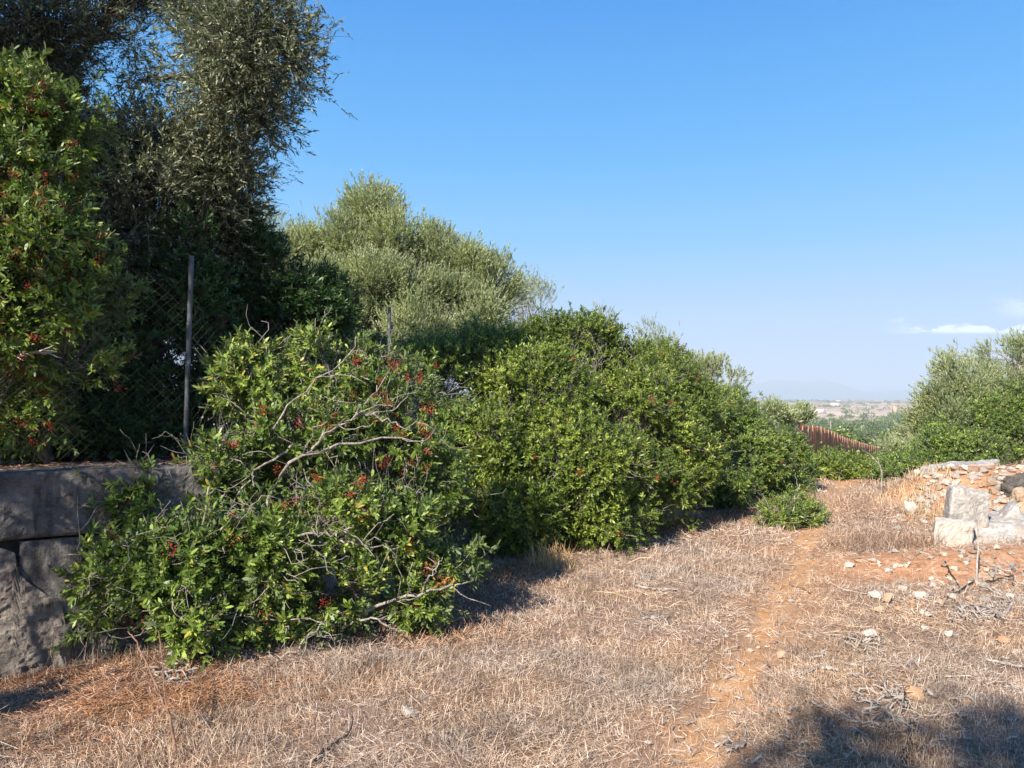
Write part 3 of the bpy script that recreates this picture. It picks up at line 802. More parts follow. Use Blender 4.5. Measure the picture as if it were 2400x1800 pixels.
# -- trees behind the camera that throw the shade seen in the picture
def shade_tree(label, base, lobes, n, mat='olive_grey'):
    base = np.array(base, float)
    top = np.mean([l[0] for l in lobes], axis=0)
    plant('olive_tree', label, 'tree', [(np.array(c, float), np.array(r, float)) for c, r in lobes], base, n, M[mat], spr=6, gap=.6, bark='bark_dark', limb_r=.06, back=1.0,
          trunk=[(base, top * .75 + base * .25, .2, .1)], **{**olive_near, 'L': .07, 'W': .018, 'cr': .25, 'twigs': .05})
def SL(lat, h, w, r):
    """lobe given across the sun (lat), towards the sun (h) and up across the sun (w)"""
    c, sn = math.cos(SUN_EL), math.sin(SUN_EL)
    return (np.array([lat * .853 - .522 * h, -lat * .522 - .853 * h, (w + sn * h) / c]), np.array([r, r, r]))
shade_tree('olive tree standing behind the viewer whose crown shades the ground', (-2.9, -4.4, 0),
           [SL(-.52, 5, 1.97, .27), SL(.22, 5.2, 2.27, .30), SL(.25, 5, 1.6, .4), SL(-.5, 5, 1.35, .4), SL(.75, 5.2, 1.9, .45)], 420)
shade_tree('olive tree on the terrace behind the viewer shading the left trees', (-6.9, 2.2, 1.15),
           [SL(-6.75, 1, 4.3, .72), SL(-6.85, 1.2, 5.3, .75), SL(-6.6, .8, 3.2, .5), SL(-7.6, 1.5, 4.6, .9), SL(-7.3, 1.3, 5.6, .7), SL(-7.3, 1.3, 3.8, .8)], 2200)
plant('mastic_shrub', 'tall shrub by the wall beside the viewer casting shade on the wall', 'shrub',
      [SL(-4.75, -.5, 2.3, .17), SL(-5.15, -.4, 2.1, .17), SL(-4.42, -.5, 2.45, .13), SL(-4.36, -.6, 1.2, .16), SL(-4.92, -.1, 2.9, .2), SL(-4.92, 0, 3.5, .18), SL(-4.92, 0, 4.1, .16), SL(-5.5, -.3, 2.35, .25)],
      np.array([-4.4, 2.75, 0]), q(300), M['mastic'], spr=5, nl=11, L=.05, W=.017, gap=1.02, gap_scale=3.5, cr=.09, back=1.0)

# ---------------------------------------------------------------- stone wall and wire fence
WA = np.array([-5.4, 3.03]); WB_ = np.array([-1.95, 5.1])
WD = (WB_ - WA) / np.linalg.norm(WB_ - WA); WN = np.array([WD[1], -WD[0]])   # outward normal (towards camera)
WL = np.linalg.norm(WB_ - WA)
def spx(px):                     # distance along the wall at photo column px
    k = (px - 1200) / F
    return (k * WA[1] - WA[0]) / (WD[0] - k * WD[1])

def rough_box(name, s0, s1, z0, z1, dep, out, mat, parent, amp, slope=0.0, nx=40, nz=16, seed=0, ragged=0, ztop=None):
    """one course stone: front face at `out` in front of the wall plane, `dep` thick; sheared by slope along s"""
    bm = bmesh.new()
    us = np.linspace(0, 1, nx); vs = np.linspace(0, 1, nz)
    def pt(u, v, w):
        s = s0 + (s1 - s0) * u; zt_ = z1 if ztop is None else ztop(s); z = z0 + (zt_ - z0) * v + slope * (s - s0)
        edge = min(u, 1 - u) * (s1 - s0), min(v, 1 - v) * (z1 - z0)
        rnd = -.018 * math.exp(-min(edge) / .012)
        nz_ = (mnoise.fractal(Vector((s * 3.1 + seed, z * 3.1, seed * 1.7)), 1.0, 2.0, 5) * amp + mnoise.noise(Vector((s * 22, z * 22, seed))) * amp * .35 + mnoise.noise(Vector((s * 48, z * 48, seed + 5))) * amp * .22)
        if ragged:
            z += ragged * mnoise.fractal(Vector((s * 4 + seed, 3.3, seed)), 1, 2, 4) * (v > .99)
        o = out + (nz_ + rnd if w > .5 else -dep)
        p2 = WA + WD * s + WN * o
        return (p2[0], p2[1], z)
    front = [[bm.verts.new(pt(u, v, 1)) for u in us] for v in vs]
    back_ = [[bm.verts.new(pt(u, v, 0)) for u in (us[0], us[-1])] for v in (vs[0], vs[-1])]
    for j in range(nz - 1):
        for i in range(nx - 1):
            bm.faces.new((front[j][i], front[j][i + 1], front[j + 1][i + 1], front[j + 1][i]))
    bm.faces.new([back_[0][0], back_[1][0], back_[1][1], back_[0][1]])
    bm.faces.new(front[nz - 1] + [back_[1][1], back_[1][0]])
    bm.faces.new(front[0][::-1] + [back_[0][0], back_[0][1]])
    bm.faces.new([front[j][0] for j in range(nz)] + [back_[1][0], back_[0][0]])
    bm.faces.new([front[j][-1] for j in range(nz)][::-1] + [back_[0][1], back_[1][1]])
    bmesh.ops.recalc_face_normals(bm, faces=bm.faces)
    loc = np.array(parent.location)
    for v in bm.verts: v.co -= Vector(loc)
    me = bpy.data.meshes.new(name); bm.to_mesh(me); bm.free()
    me.materials.append(mat)
    o = bpy.data.objects.new(name, me); COL.objects.link(o); o.parent = parent
    return o

def wall_mat(name, stops, stain, pit=.8):
    m, nt, b = nm(name)
    pos = n_pos(nt)
    c = n_ramp(nt, n_noise(nt, pos, 5, 7, .65), stops)
    mp = nt.nodes.new('ShaderNodeMapping'); mp.inputs['Scale'].default_value = (9, 9, 1.2)
    nt.links.new(pos, mp.inputs[0])
    st = n_noise(nt, mp.outputs[0], 1, 5, .6)
    c = n_mix(nt, n_range(nt, st, .45, .68, 0, stain), c, (.035, .033, .034))
    sp = n_noise(nt, pos, 55, 5, .7)
    c = n_mix(nt, n_range(nt, sp, .60, .70, 0, .45), c, (.40, .37, .33))
    lic = n_noise(nt, pos, 17, 7, .75)
    c = n_mix(nt, n_range(nt, lic, .50, .62, 0, .6), c, (.055, .05, .048))
    gr = n_noise(nt, pos, 140, 3, .7)
    c = n_mix(nt, n_range(nt, gr, .55, .70, 0, .5), c, (.33, .30, .27))
    nt.links.new(c, b.inputs['Base Color'])
    n_bump(nt, b, n_math(nt, 'ADD', n_noise(nt, pos, 34, 8, .75), n_math(nt, 'MULTIPLY', n_noise(nt, pos, 9, 5, .6), .8)), pit, .06)
    return m
M['wall_top'] = wall_mat('stained_concrete', [(.3, (.12, .11, .10)), (.55, (.22, .20, .18)), (.75, (.34, .305, .27))], .8)
M['wall_low'] = wall_mat('old_render', [(.3, (.24, .195, .16)), (.55, (.40, .335, .28)), (.75, (.52, .45, .38))], .3, 1.0)
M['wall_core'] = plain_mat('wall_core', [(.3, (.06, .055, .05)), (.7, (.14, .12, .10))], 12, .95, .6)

def build_wall():
    mid = WA + WD * spx(150)
    w = empty('stone_wall', (mid[0], mid[1], 0), 'dark stained stone and concrete retaining wall at lower left', 'wall')
    zt = 1.18
    j0, j1 = spx(45), spx(190)
    rough_box('top_course', 0, WL + .02, .79, zt, .42, .02, M['wall_top'], w, .022, 0, 220, 26, 1)
    rough_box('lower_block', j0 + .012, spx(205), .0, .772, .40, .006, M['wall_top'], w, .016, 0, 30, 16, 5)
    rough_box('lower_block', spx(205) + .014, WL, -.05, .772, .40, .0, M['wall_top'], w, .018, 0, 60, 16, 7)
    prof_s = [0, spx(10), spx(40), spx(52), spx(75), spx(110), spx(150), spx(168), spx(180)]
    prof_z = [.76, .765, .73, .60, .54, .47, .41, .20, .02]
    rough_box('rubble_footing', .3, spx(180), -.15, .60, .30, .024, M['wall_low'], w, .035, 0, 220, 60, 9, ragged=.07, ztop=lambda s_: float(np.interp(s_, prof_s, prof_z)))
    rough_box('wall_core', .0, WL - .02, -.2, .80, .28, -.12, M['wall_core'], w, .02, 0, 60, 16, 13)
    rough_box('footing_stone', spx(133), spx(175), -.12, .26, .25, .05, M['wall_low'], w, .03, 0, 16, 12, 15)
    # return of the wall beyond its corner, behind the foreground shrub
    b = MB()
    ys = np.linspace(5.1, 13.5, 40)
    for (oz0, oz1) in ((-.1, 1.15),):
        f = np.stack([np.stack([wallx(ys) - .0 + .02 * np.sin(ys * 9), ys, H(wallx(ys) + .4, ys) - .1], -1),
                      np.stack([wallx(ys) - .0 + .02 * np.sin(ys * 7), ys, np.interp(ys, [3, 8, 15], [1.17, 1.12, .77])], -1),
                      np.stack([wallx(ys) - .34, ys, np.interp(ys, [3, 8, 15], [1.17, 1.12, .77])], -1),
                      np.stack([wallx(ys) - .34, ys, np.full_like(ys, .2)], -1)], 1)
        n = len(ys)
        i = np.arange(n - 1)[:, None] * 4 + np.arange(3)[None]
        b.add(f.reshape(-1, 3), np.stack([i, i + 4, i + 5, i + 1], -1).reshape(-1, 4))
    b.build('side_return', M['wall_low'], w)
build_wall()

M['galv'] = plain_mat('galvanised_steel', [(.35, (.05, .054, .062)), (.6, (.11, .115, .125)), (.72, (.36, .36, .36))], 12, .6, .3, 40, 6)
M['wire'] = plain_mat('fence_wire', [(.3, (.04, .036, .032)), (.7, (.12, .11, .10))], 10, .7)

def build_fence():
    p1b = P(433, 1080, 5.48); p1b[2] = 1.16
    p1 = np.array([p1b[0], p1b[1]])
    p0 = p1 + (WA - WB_) / WL * 3.3
    p2 = np.array([(912 - 1200) / F * 7.9, 7.9]); p3 = np.array([.55, 14.2])
    r = empty('chain_link_fence', (p1[0], p1[1], 1.16), 'grey chain link fence with round steel posts on top of the wall', 'fence')
    tops = {}
    for (pt, zb, zt, lean) in ((p1, 1.1, 2.64, .035), (p2, 1.0, 2.57, .0), (p0, 1.1, 2.75, 0), (p3, .7, 2.2, .0)):
        mb = MB()
        K = 14
        pth = np.linspace([pt[0], pt[1], zb], [pt[0] + lean, pt[1], zt], K)
        tubes(mb, pth[None], np.full((1, K), .017), 12)
        mb.build('post', M['galv'], r, smooth_shade=True)
    mb = MB()
    for (a, b, za, zb_, ta, tb) in ((p0, p1, 1.17, 1.17, 2.5, 2.5), (p1, p2, 1.17, 1.05, 2.3, 2.2)):
        Ls = np.linalg.norm(b - a); h = ta - za
        step = .075
        pa, pb = [], []
        for sgn in (1, -1):
            for s in np.arange(-h, Ls + h, step):
                s0, s1 = s, s + sgn * h
                t0, t1 = 0.0, 1.0
                # clip to [0, Ls]
                def at(t): return s0 + (s1 - s0) * t
                ts = [0, 1]
                lo = 0; hi = 1
                for lim in (0, Ls):
                    tt = (lim - s0) / (s1 - s0)
                    if 0 < tt < 1: ts.append(tt)
                ts = sorted(ts)
                for i in range(len(ts) - 1):
                    m_ = at((ts[i] + ts[i + 1]) / 2)
                    if 0 <= m_ <= Ls:
                        for t, lst in ((ts[i], pa), (ts[i + 1], pb)):
                            sc = at(t) / Ls
                            xy = a + (b - a) * sc
                            z = (za + (zb_ - za) * sc) * (1 - t) + (ta + (tb - ta) * sc) * t
                            lst.append([xy[0], xy[1], z])
        pth = wiggle_paths(np.array(pa), np.array(pb), 12, .004)
        tubes(mb, pth, np.full(pth.shape[:2], .0007), 3)
        for fz in (0,):
            w0 = np.array([[a[0], a[1], za + (ta - za) * fz]]); w1 = np.array([[b[0], b[1], zb_ + (tb - zb_) * fz]])
            tubes(mb, wiggle_paths(w0, w1, 12, .002, -.006), np.full((1, 12), .002), 4)
    w0 = np.array([[p2[0], p2[1], 2.50]]); w1 = np.array([[p3[0], p3[1], 2.12]])
    tubes(mb, wiggle_paths(w0, w1, 12, .002, -.01), np.full((1, 12), .003), 4)
    mb.build('wire_mesh', M['wire'], r)
build_fence()

# ---------------------------------------------------------------- rusty fence, pole, farmhouses, valley
M['rust_net'] = plain_mat('rust_netting', [(.3, (.30, .095, .032)), (.6, (.43, .15, .055)), (.8, (.48, .19, .08))], .6, .9, .2, 3)
M['rust_post'] = plain_mat('rust_post', [(.3, (.30, .20, .14)), (.7, (.46, .34, .26))], 3, .8)
M['concrete_post'] = plain_mat('pale_post', [(.3, (.45, .42, .38)), (.7, (.62, .60, .56))], 3, .8)

def build_rusty():
    pts = np.array([(9.0, 36, 1.95), (11.0, 40.5, 1.62), (12.35, 45, 1.52), (17, 52, .75), (21.9, 60, -.05), (32.3, 80, -1.12), (47, 108, -3.6), (67, 145, -6.5), (83, 172, -8.9), (98, 200, -10.7)])
    seg = np.concatenate([[0], np.cumsum(np.linalg.norm(np.diff(pts[:, :2], axis=0), axis=1))])
    r = empty('rusty_fence', (21.9, 60, -1.9), 'long rust brown netting fence running down into the valley', 'fence')
    def at(s): return np.array([np.interp(s, seg, pts[:, k]) for k in range(3)])
    n = int(seg[-1] / 3.6)
    ss = np.linspace(0, seg[-1], n)
    for i, s in enumerate(ss):
        c = at(s)
        mb = MB()
        pth = np.linspace([c[0], c[1], min(c[2] - 2.1, H(c[0], c[1]) - .1)], [c[0], c[1], c[2] + .06], 3)
        tubes(mb, pth[None], np.full((1, 3), .035 if s > 14 else .04), 6)
        mb.build('post', M['rust_post'] if s > 14 else M['concrete_post'], r, smooth_shade=True)
    mb = MB(); fs = np.linspace(0, seg[-1], 1000)
    A = np.array([at(s) for s in fs])
    A[:, 2] -= .05 + .012 * np.sin(fs * 1.3)
    off = np.array([-.06, .03, 0])
    Bt = A.copy(); Bt[:, 2] = np.minimum(A[:, 2] - 1.8, H(A[:, 0], A[:, 1]) - .05)
    wob = np.array([-.83, .55, 0]) * RNG.normal(0, .032, (len(fs), 1))
    A = A + wob; Bt = Bt + wob
    V = np.stack([A + off, Bt + off, Bt + off * 1.4, A + off * 1.4], 1)
    k = 4; i = np.arange(len(fs) - 1)[:, None] * k
    j = np.arange(4)[None]; j2 = (j + 1) % 4
    mb.add(V.reshape(-1, 3), np.stack([i + j, i + j2, i + k + j2, i + k + j], -1).reshape(-1, 4))
    mb.build('netting', M['rust_net'], r)
build_rusty()

def build_pole():
    c = np.array([(1946 - 1200) / F * 210, 210.0]); zt = CAMZ + (940 - 986) / F * 210; 
    mb = MB(); tubes(mb, np.linspace([c[0], c[1], zt - 8], [c[0], c[1], zt], 5)[None], np.linspace(.15, .11, 5)[None], 8)
    root = empty('utility_pole', (c[0], c[1], zt - 8), 'thin grey utility pole standing in the valley wood beyond the rusty fence', 'pole')
    mb.build('shaft', M['bark'], root, smooth_shade=True)
    mb = MB(); tubes(mb, np.array([[[c[0] - .8, c[1], zt - .5], [c[0], c[1], zt - .5], [c[0] + .8, c[1], zt - .5]]]), np.full((1, 3), .08), 6)
    mb.build('crossarm', M['bark'], root)
build_pole()

M['whitewash'] = plain_mat('whitewash', [(.3, (.66, .63, .58)), (.7, (.80, .78, .74))], .4, .9)
M['roof_tile'] = plain_mat('roof_tile', [(.3, (.36, .22, .15)), (.7, (.50, .34, .25))], .6, .9)
M['dark_glass'] = plain_mat('window_dark', [(.3, (.03, .03, .035)), (.7, (.06, .06, .07))], 2, .3)
def farmhouse(px, py, Y, w, d, h, label, gable=True, rot=.2, wall='whitewash'):
    c = P(px, py, Y); x, y = c[0], c[1]
    z = float(min(H(x, y), c[2]))
    h = h + (c[2] - z)
    r = empty('farmhouse', (x, y, z), label, 'house')
    ca, sa = math.cos(rot), math.sin(rot)
    def tr(v): v = np.array(v, float); return np.stack([x + v[:, 0] * ca - v[:, 1] * sa, y + v[:, 0] * sa + v[:, 1] * ca, z + v[:, 2]], -1)
    a, b = w / 2, d / 2
    box = lambda x0, x1, y0, y1, z0, z1: (tr([(x0, y0, z0), (x1, y0, z0), (x1, y1, z0), (x0, y1, z0), (x0, y0, z1), (x1, y0, z1), (x1, y1, z1), (x0, y1, z1)]),
        [(0, 1, 5, 4), (1, 2, 6, 5), (2, 3, 7, 6), (3, 0, 4, 7), (4, 5, 6, 7), (3, 2, 1, 0)])
    mb = MB(); mb.add(*box(-a, a, -b, b, 0, h)); mb.build('wall', M[wall], r)
    mb = MB(); rz = h + .02; rr = h + d * .22; e = .4
    mb.add(tr([(-a - e, -b - e, rz), (a + e, -b - e, rz), (a + e, 0, rr), (-a - e, 0, rr), (-a - e, b + e, rz), (a + e, b + e, rz)]), [(0, 1, 2, 3), (3, 2, 5, 4)])
    mb.add(tr([(-a - e, -b - e, rz), (-a - e, 0, rr), (-a - e, b + e, rz)]), [(0, 1, 2)]); mb.add(tr([(a + e, -b - e, rz), (a + e, 0, rr), (a + e, b + e, rz)]), [(0, 2, 1)])
    mb.build('roof', M['roof_tile'], r)
    for k in range(max(2, int(w / 6))):
        mb = MB(); xx = -a + (k + .5) * w / max(2, int(w / 6))
        mb.add(*box(xx - .6, xx + .6, -b - .06, -b + .05, h - 2.3, h - .9)); mb.build('window', M['dark_glass'], r)
farmhouse(1957, 951, 1500, 16, 9, 5, 'low white farmhouse on the far pale plain above the valley')
farmhouse(1912, 967, 1000, 24, 10, 5, 'long white farm building at the near edge of the pale fields')
farmhouse(1896, 964, 1080, 10, 8, 4.5, 'small white house at the left end of the long farm building', rot=-.3)
farmhouse(1963, 941, 2700, 22, 10, 5, 'tiny white house on the skyline of the far plain', rot=.1)
farmhouse(2098, 960, 1000, 5, 5, 5.5, 'tall narrow stone house among the trees of the plain', rot=.3, wall='rock_tan')

def blob_tree(mb, c, rx, rz, n, L):
    v = unit(RNG.normal(size=(n, 3))); v[:, 2] = np.abs(v[:, 2]) * 1.0 - .25
    lump = 1 + .25 * np.sin(v[:, 0] * 5 + c[0]) * np.cos(v[:, 1] * 4 + c[1]) + .15 * np.sin(v[:, 2] * 9)
    p = c + v * np.array([rx, rx, rz]) * (RNG.uniform(.6, 1.05, n) * lump)[:, None]
    leaves(mb, p, unit(v + RNG.normal(size=(n, 3)) * .7), v + RNG.normal(size=(n, 3)) * .4, RNG.uniform(.6, 1.2, n) * L, RNG.uniform(.4, .8, n) * L)

def build_valley():
    protos = []
    for k in range(5):
        r = empty('pine_tree', (0, 0, 0), 'rounded green pine in the valley wood below the rusty fence', 'tree', 'pines in the valley wood')
        h = 5.5 + k * .6
        mb = MB()
        for (dx, dy, dz, rr) in ((0, 0, h * .68, 1.9), (1.2, .4, h * .55, 1.4), (-1.1, -.3, h * .58, 1.5), (.2, -1.0, h * .5, 1.3), (-.3, .7, h * .8, 1.2)):
            blob_tree(mb, np.array([dx + RNG.normal() * .3, dy, dz]), rr, rr * .75, 170, .75)
        mb.build('crown', M['pine'], r)
        mb = MB(); tubes(mb, wiggle_paths(np.array([[0, 0, -.3]]), np.array([[.1, 0, h * .7]]), 6, .03), np.linspace(.22, .1, 6)[None], 6)
        mb.build('trunk', M['bark_dark'], r, smooth_shade=True)
        protos.append(r)
    n = 0
    tries = 0
    while n < 130 and tries < 3000:
        tries += 1
        Y = 85 * math.exp(RNG.random() * 1.75); px = RNG.uniform(1720, 2330)
        x = (px - 1200) / F * Y
        fx = np.interp(Y, [36, 60, 80, 145, 200, 600], [9, 22, 32.3, 67, 98, 330])
        if abs(x - fx) < 5: continue
        z = float(H(x, Y))
        # keep tops below the sight line over the fields
        s = RNG.uniform(.7, 1.25)
        top = z + 6.5 * s
        pyt = 940 - (top - CAMZ) / Y * F
        if pyt < 968 or (Y < 150 and pyt < 1010) or (x < fx and pyt < 1000 + (px - 1850) * .0): continue
        src = protos[n % 5]
        if n < 5: o = src
        else:
            o = src.copy(); COL.objects.link(o)
            for ch in src.children:
                c = ch.copy(); COL.objects.link(c); c.parent = o
        o.location = (x, Y, z); o.rotation_euler = (0, 0, RNG.uniform(0, 6.28)); o.scale = (s * 1.1, s * 1.1, s)
        n += 1
    mb = MB()
    for _ in range(1500):
        Y = 380 * math.exp(RNG.random() ** .8 * .85); px = RNG.uniform(1600, 2400)
        x = (px - 1200) / F * Y
        if Y > 700 and RNG.random() < .8 and px < 2060: continue
        z = float(H(x, Y)); s = RNG.uniform(2.2, 4.2)
        blob_tree(mb, np.array([x, Y, z + s * .5]), s * 1.2, s, 50, s * .55)
    for _ in range(1500):
        Y = 780 * math.exp(RNG.random() ** .7 * 1.35); px = RNG.uniform(1700, 2300)
        x = (px - 1200) / F * Y
        if vnoise(x, Y, .004, 3) < .05 and RNG.random() < .8: continue
        z = float(H(x, Y)); s = RNG.uniform(1.3, 4.2)
        blob_tree(mb, np.array([x, Y, z + s * .4]), s * 1.5, s, 36, s * .6)
    o = mb.build('far_wood', M['pine'])
    tag(o, 'hazy mass of far off trees covering the valley floor', 'wood', kind='stuff')
build_valley()

# ---------------------------------------------------------------- quarried blocks and rocks
def stone_block(name, label, corners, mat, seed=0, amp=.02, cat='stone block', cuts=14):
    """corners: 8 world points (bottom 4 then top 4); edges worn, faces rough"""
    bm = bmesh.new()
    vs = [bm.verts.new(c) for c in corners]
    for f in ((0, 1, 2, 3), (7, 6, 5, 4), (0, 4, 5, 1), (1, 5, 6, 2), (2, 6, 7, 3), (3, 7, 4, 0)):
        bm.faces.new([vs[i] for i in f])
    bmesh.ops.recalc_face_normals(bm, faces=bm.faces)
    bmesh.ops.bevel(bm, geom=list(bm.edges), offset=.028, segments=2, profile=.6, affect='EDGES')
    bmesh.ops.subdivide_edges(bm, edges=[e for e in bm.edges if e.calc_length() > .09], cuts=cuts, use_grid_fill=True)
    bmesh.ops.triangulate(bm, faces=[f for f in bm.faces if len(f.verts) > 4])
    bm.normal_update()
    for v in bm.verts:
        v.co += v.normal * (mnoise.fractal(v.co * 5 + Vector((seed, 0, 0)), 1, 2, 5) * amp + mnoise.noise(v.co * 30) * amp * .3 - max(0, mnoise.noise(v.co * 7 + Vector((seed, 3, 1))) - .25) * amp * 3.5)
    c = np.mean(corners, axis=0); base = (float(c[0]), float(c[1]), float(min(k[2] for k in corners)))
    for v in bm.verts: v.co -= Vector(base)
    me = bpy.data.meshes.new(name); bm.to_mesh(me); bm.free(); me.materials.append(mat)
    o = bpy.data.objects.new(name, me); COL.objects.link(o); o.location = base
    return tag(o, label, cat)

def prism(front_px, Y, depth, dx=.0, dz=.0, tilt=0.0):
    """box from four photo corners (bl, br, tr, tl) of its front face at distance Y, pushed back by depth"""
    f = [P(x, y, Y + (tilt if i > 1 else 0)) for i, (x, y) in enumerate(front_px)]
    b = [p + np.array([dx, depth, dz]) for p in f]
    return [f[0], f[1], b[1], b[0], f[3], f[2], b[2], b[3]]

stone_block('stone_block', 'upright squarish grey white stone block standing on the rubble', prism([(2218, 1262), (2316, 1240), (2326, 1158), (2234, 1140)], 8.35, .30, .10), M['block'], 1)
stone_block('stone_block', 'pale wedge shaped stone block leaning below the upright block', prism([(2182, 1312), (2262, 1312), (2292, 1228), (2192, 1220)], 8.0, .28, .13), M['rock_white'], 5)
stone_block('stone_slab', 'broad grey stone slab lying tilted beneath the upright block', prism([(2225, 1305), (2440, 1292), (2440, 1218), (2290, 1232)], 8.05, .75, .25, .02, .35), M['block'], 9, .02, 'stone slab')
stone_block('stone_block', 'tilted grey stone block right of the upright block', prism([(2322, 1250), (2405, 1260), (2394, 1190), (2384, 1176)], 8.6, .4, .2), M['block'], 14)
stone_block('stone_slab', 'long pale stone slab lying on the mound edge before the green shrubs', prism([(2156, 1126), (2226, 1124), (2232, 1092), (2156, 1092)], 11.0, .55, .75, .03), M['block'], 21, .012, 'stone slab')
stone_block('stone_slab', 'thin flat stone slab bedded along the top of the rubble mound', prism([(2228, 1106), (2330, 1100), (2330, 1086), (2232, 1092)], 11.2, .5, .4, .02), M['block'], 25, .02, 'stone slab')
stone_block('stone_slab', 'dark slab standing in for the shaded hollow at the right edge', prism([(2330, 1200), (2460, 1170), (2470, 1120), (2375, 1125)], 9.9, .5, .2), M['wall_core'], 31, .09, 'stone slab')  # added slab; its near black colour stands for the shade inside a hollow
stone_block('stone_block', 'rounded brown stone block at the right edge beside the hollow', prism([(2378, 1200), (2440, 1205), (2440, 1152), (2385, 1150)], 9.3, .3, .1), M['rock_tan'], 33, .04)

def rock(name, label, c, rx, ry, rz, mat, group=None, seed=0, rotz=None, cat='rock'):
    rs = np.random.default_rng(seed + 100)
    bm = bmesh.new()
    pts = unit(rs.normal(size=(15, 3))) * rs.uniform(.72, 1.15, (15, 1))
    for p_ in pts: bm.verts.new(p_ * np.array([rx, ry, rz]))
    r = bmesh.ops.convex_hull(bm, input=list(bm.verts))
    junk = [g for g in r['geom_interior'] if isinstance(g, bmesh.types.BMVert)]
    if junk: bmesh.ops.delete(bm, geom=junk, context='VERTS')
    bmesh.ops.bevel(bm, geom=list(bm.edges), offset=min(rx, ry, rz) * .08, segments=2, affect='EDGES', profile=.6)
    bmesh.ops.subdivide_edges(bm, edges=list(bm.edges), cuts=1, use_grid_fill=True)
    bm.normal_update()
    a = min(rx, ry, rz)
    for v in bm.verts: v.co += v.normal * mnoise.fractal(v.co / a * .9 + Vector((seed, 0, 0)), 1, 2, 4) * a * .13
    me = bpy.data.meshes.new(name); bm.to_mesh(me); bm.free(); me.materials.append(mat)
    o = bpy.data.objects.new(name, me); COL.objects.link(o)
    o.location = [float(k) for k in c]; o.rotation_euler = (0, 0, rotz if rotz is not None else rs.uniform(0, 6.28))
    return tag(o, label, cat, group)

def gpy(px, py):
    """point on the terrain seen at the photo pixel"""
    d = CF + np.array([(px - 1200) / F, 0, 0]) + CU * ((900 - py) / F); d = d / d[1]
    Ys = np.arange(2.0, 40, .01)
    Pw = CAMP + d[None] * Ys[:, None]
    hit = np.nonzero(Pw[:, 2] < H(Pw[:, 0], Pw[:, 1]))[0]
    if len(hit):
        p = Pw[hit[0]]
        return np.array([p[0], p[1], float(H(p[0], p[1]))])
    return CAMP + d * 40

def rock_at(px, py, wpx, hpx, mat, label, seed, flat=.6, group=None, name='rock'):
    c = gpy(px, py + hpx * .45)
    s = c[1] / F
    rx = wpx * .5 * s; rz = hpx * .5 * s * .92
    ry = rx * RNG.uniform(.7, .95)
    c = c + np.array([0, ry * .4, rz * .9])
    return rock(name, label, c, rx, ry, rz, mat, group, seed, rotz=RNG.uniform(-.4, .4))

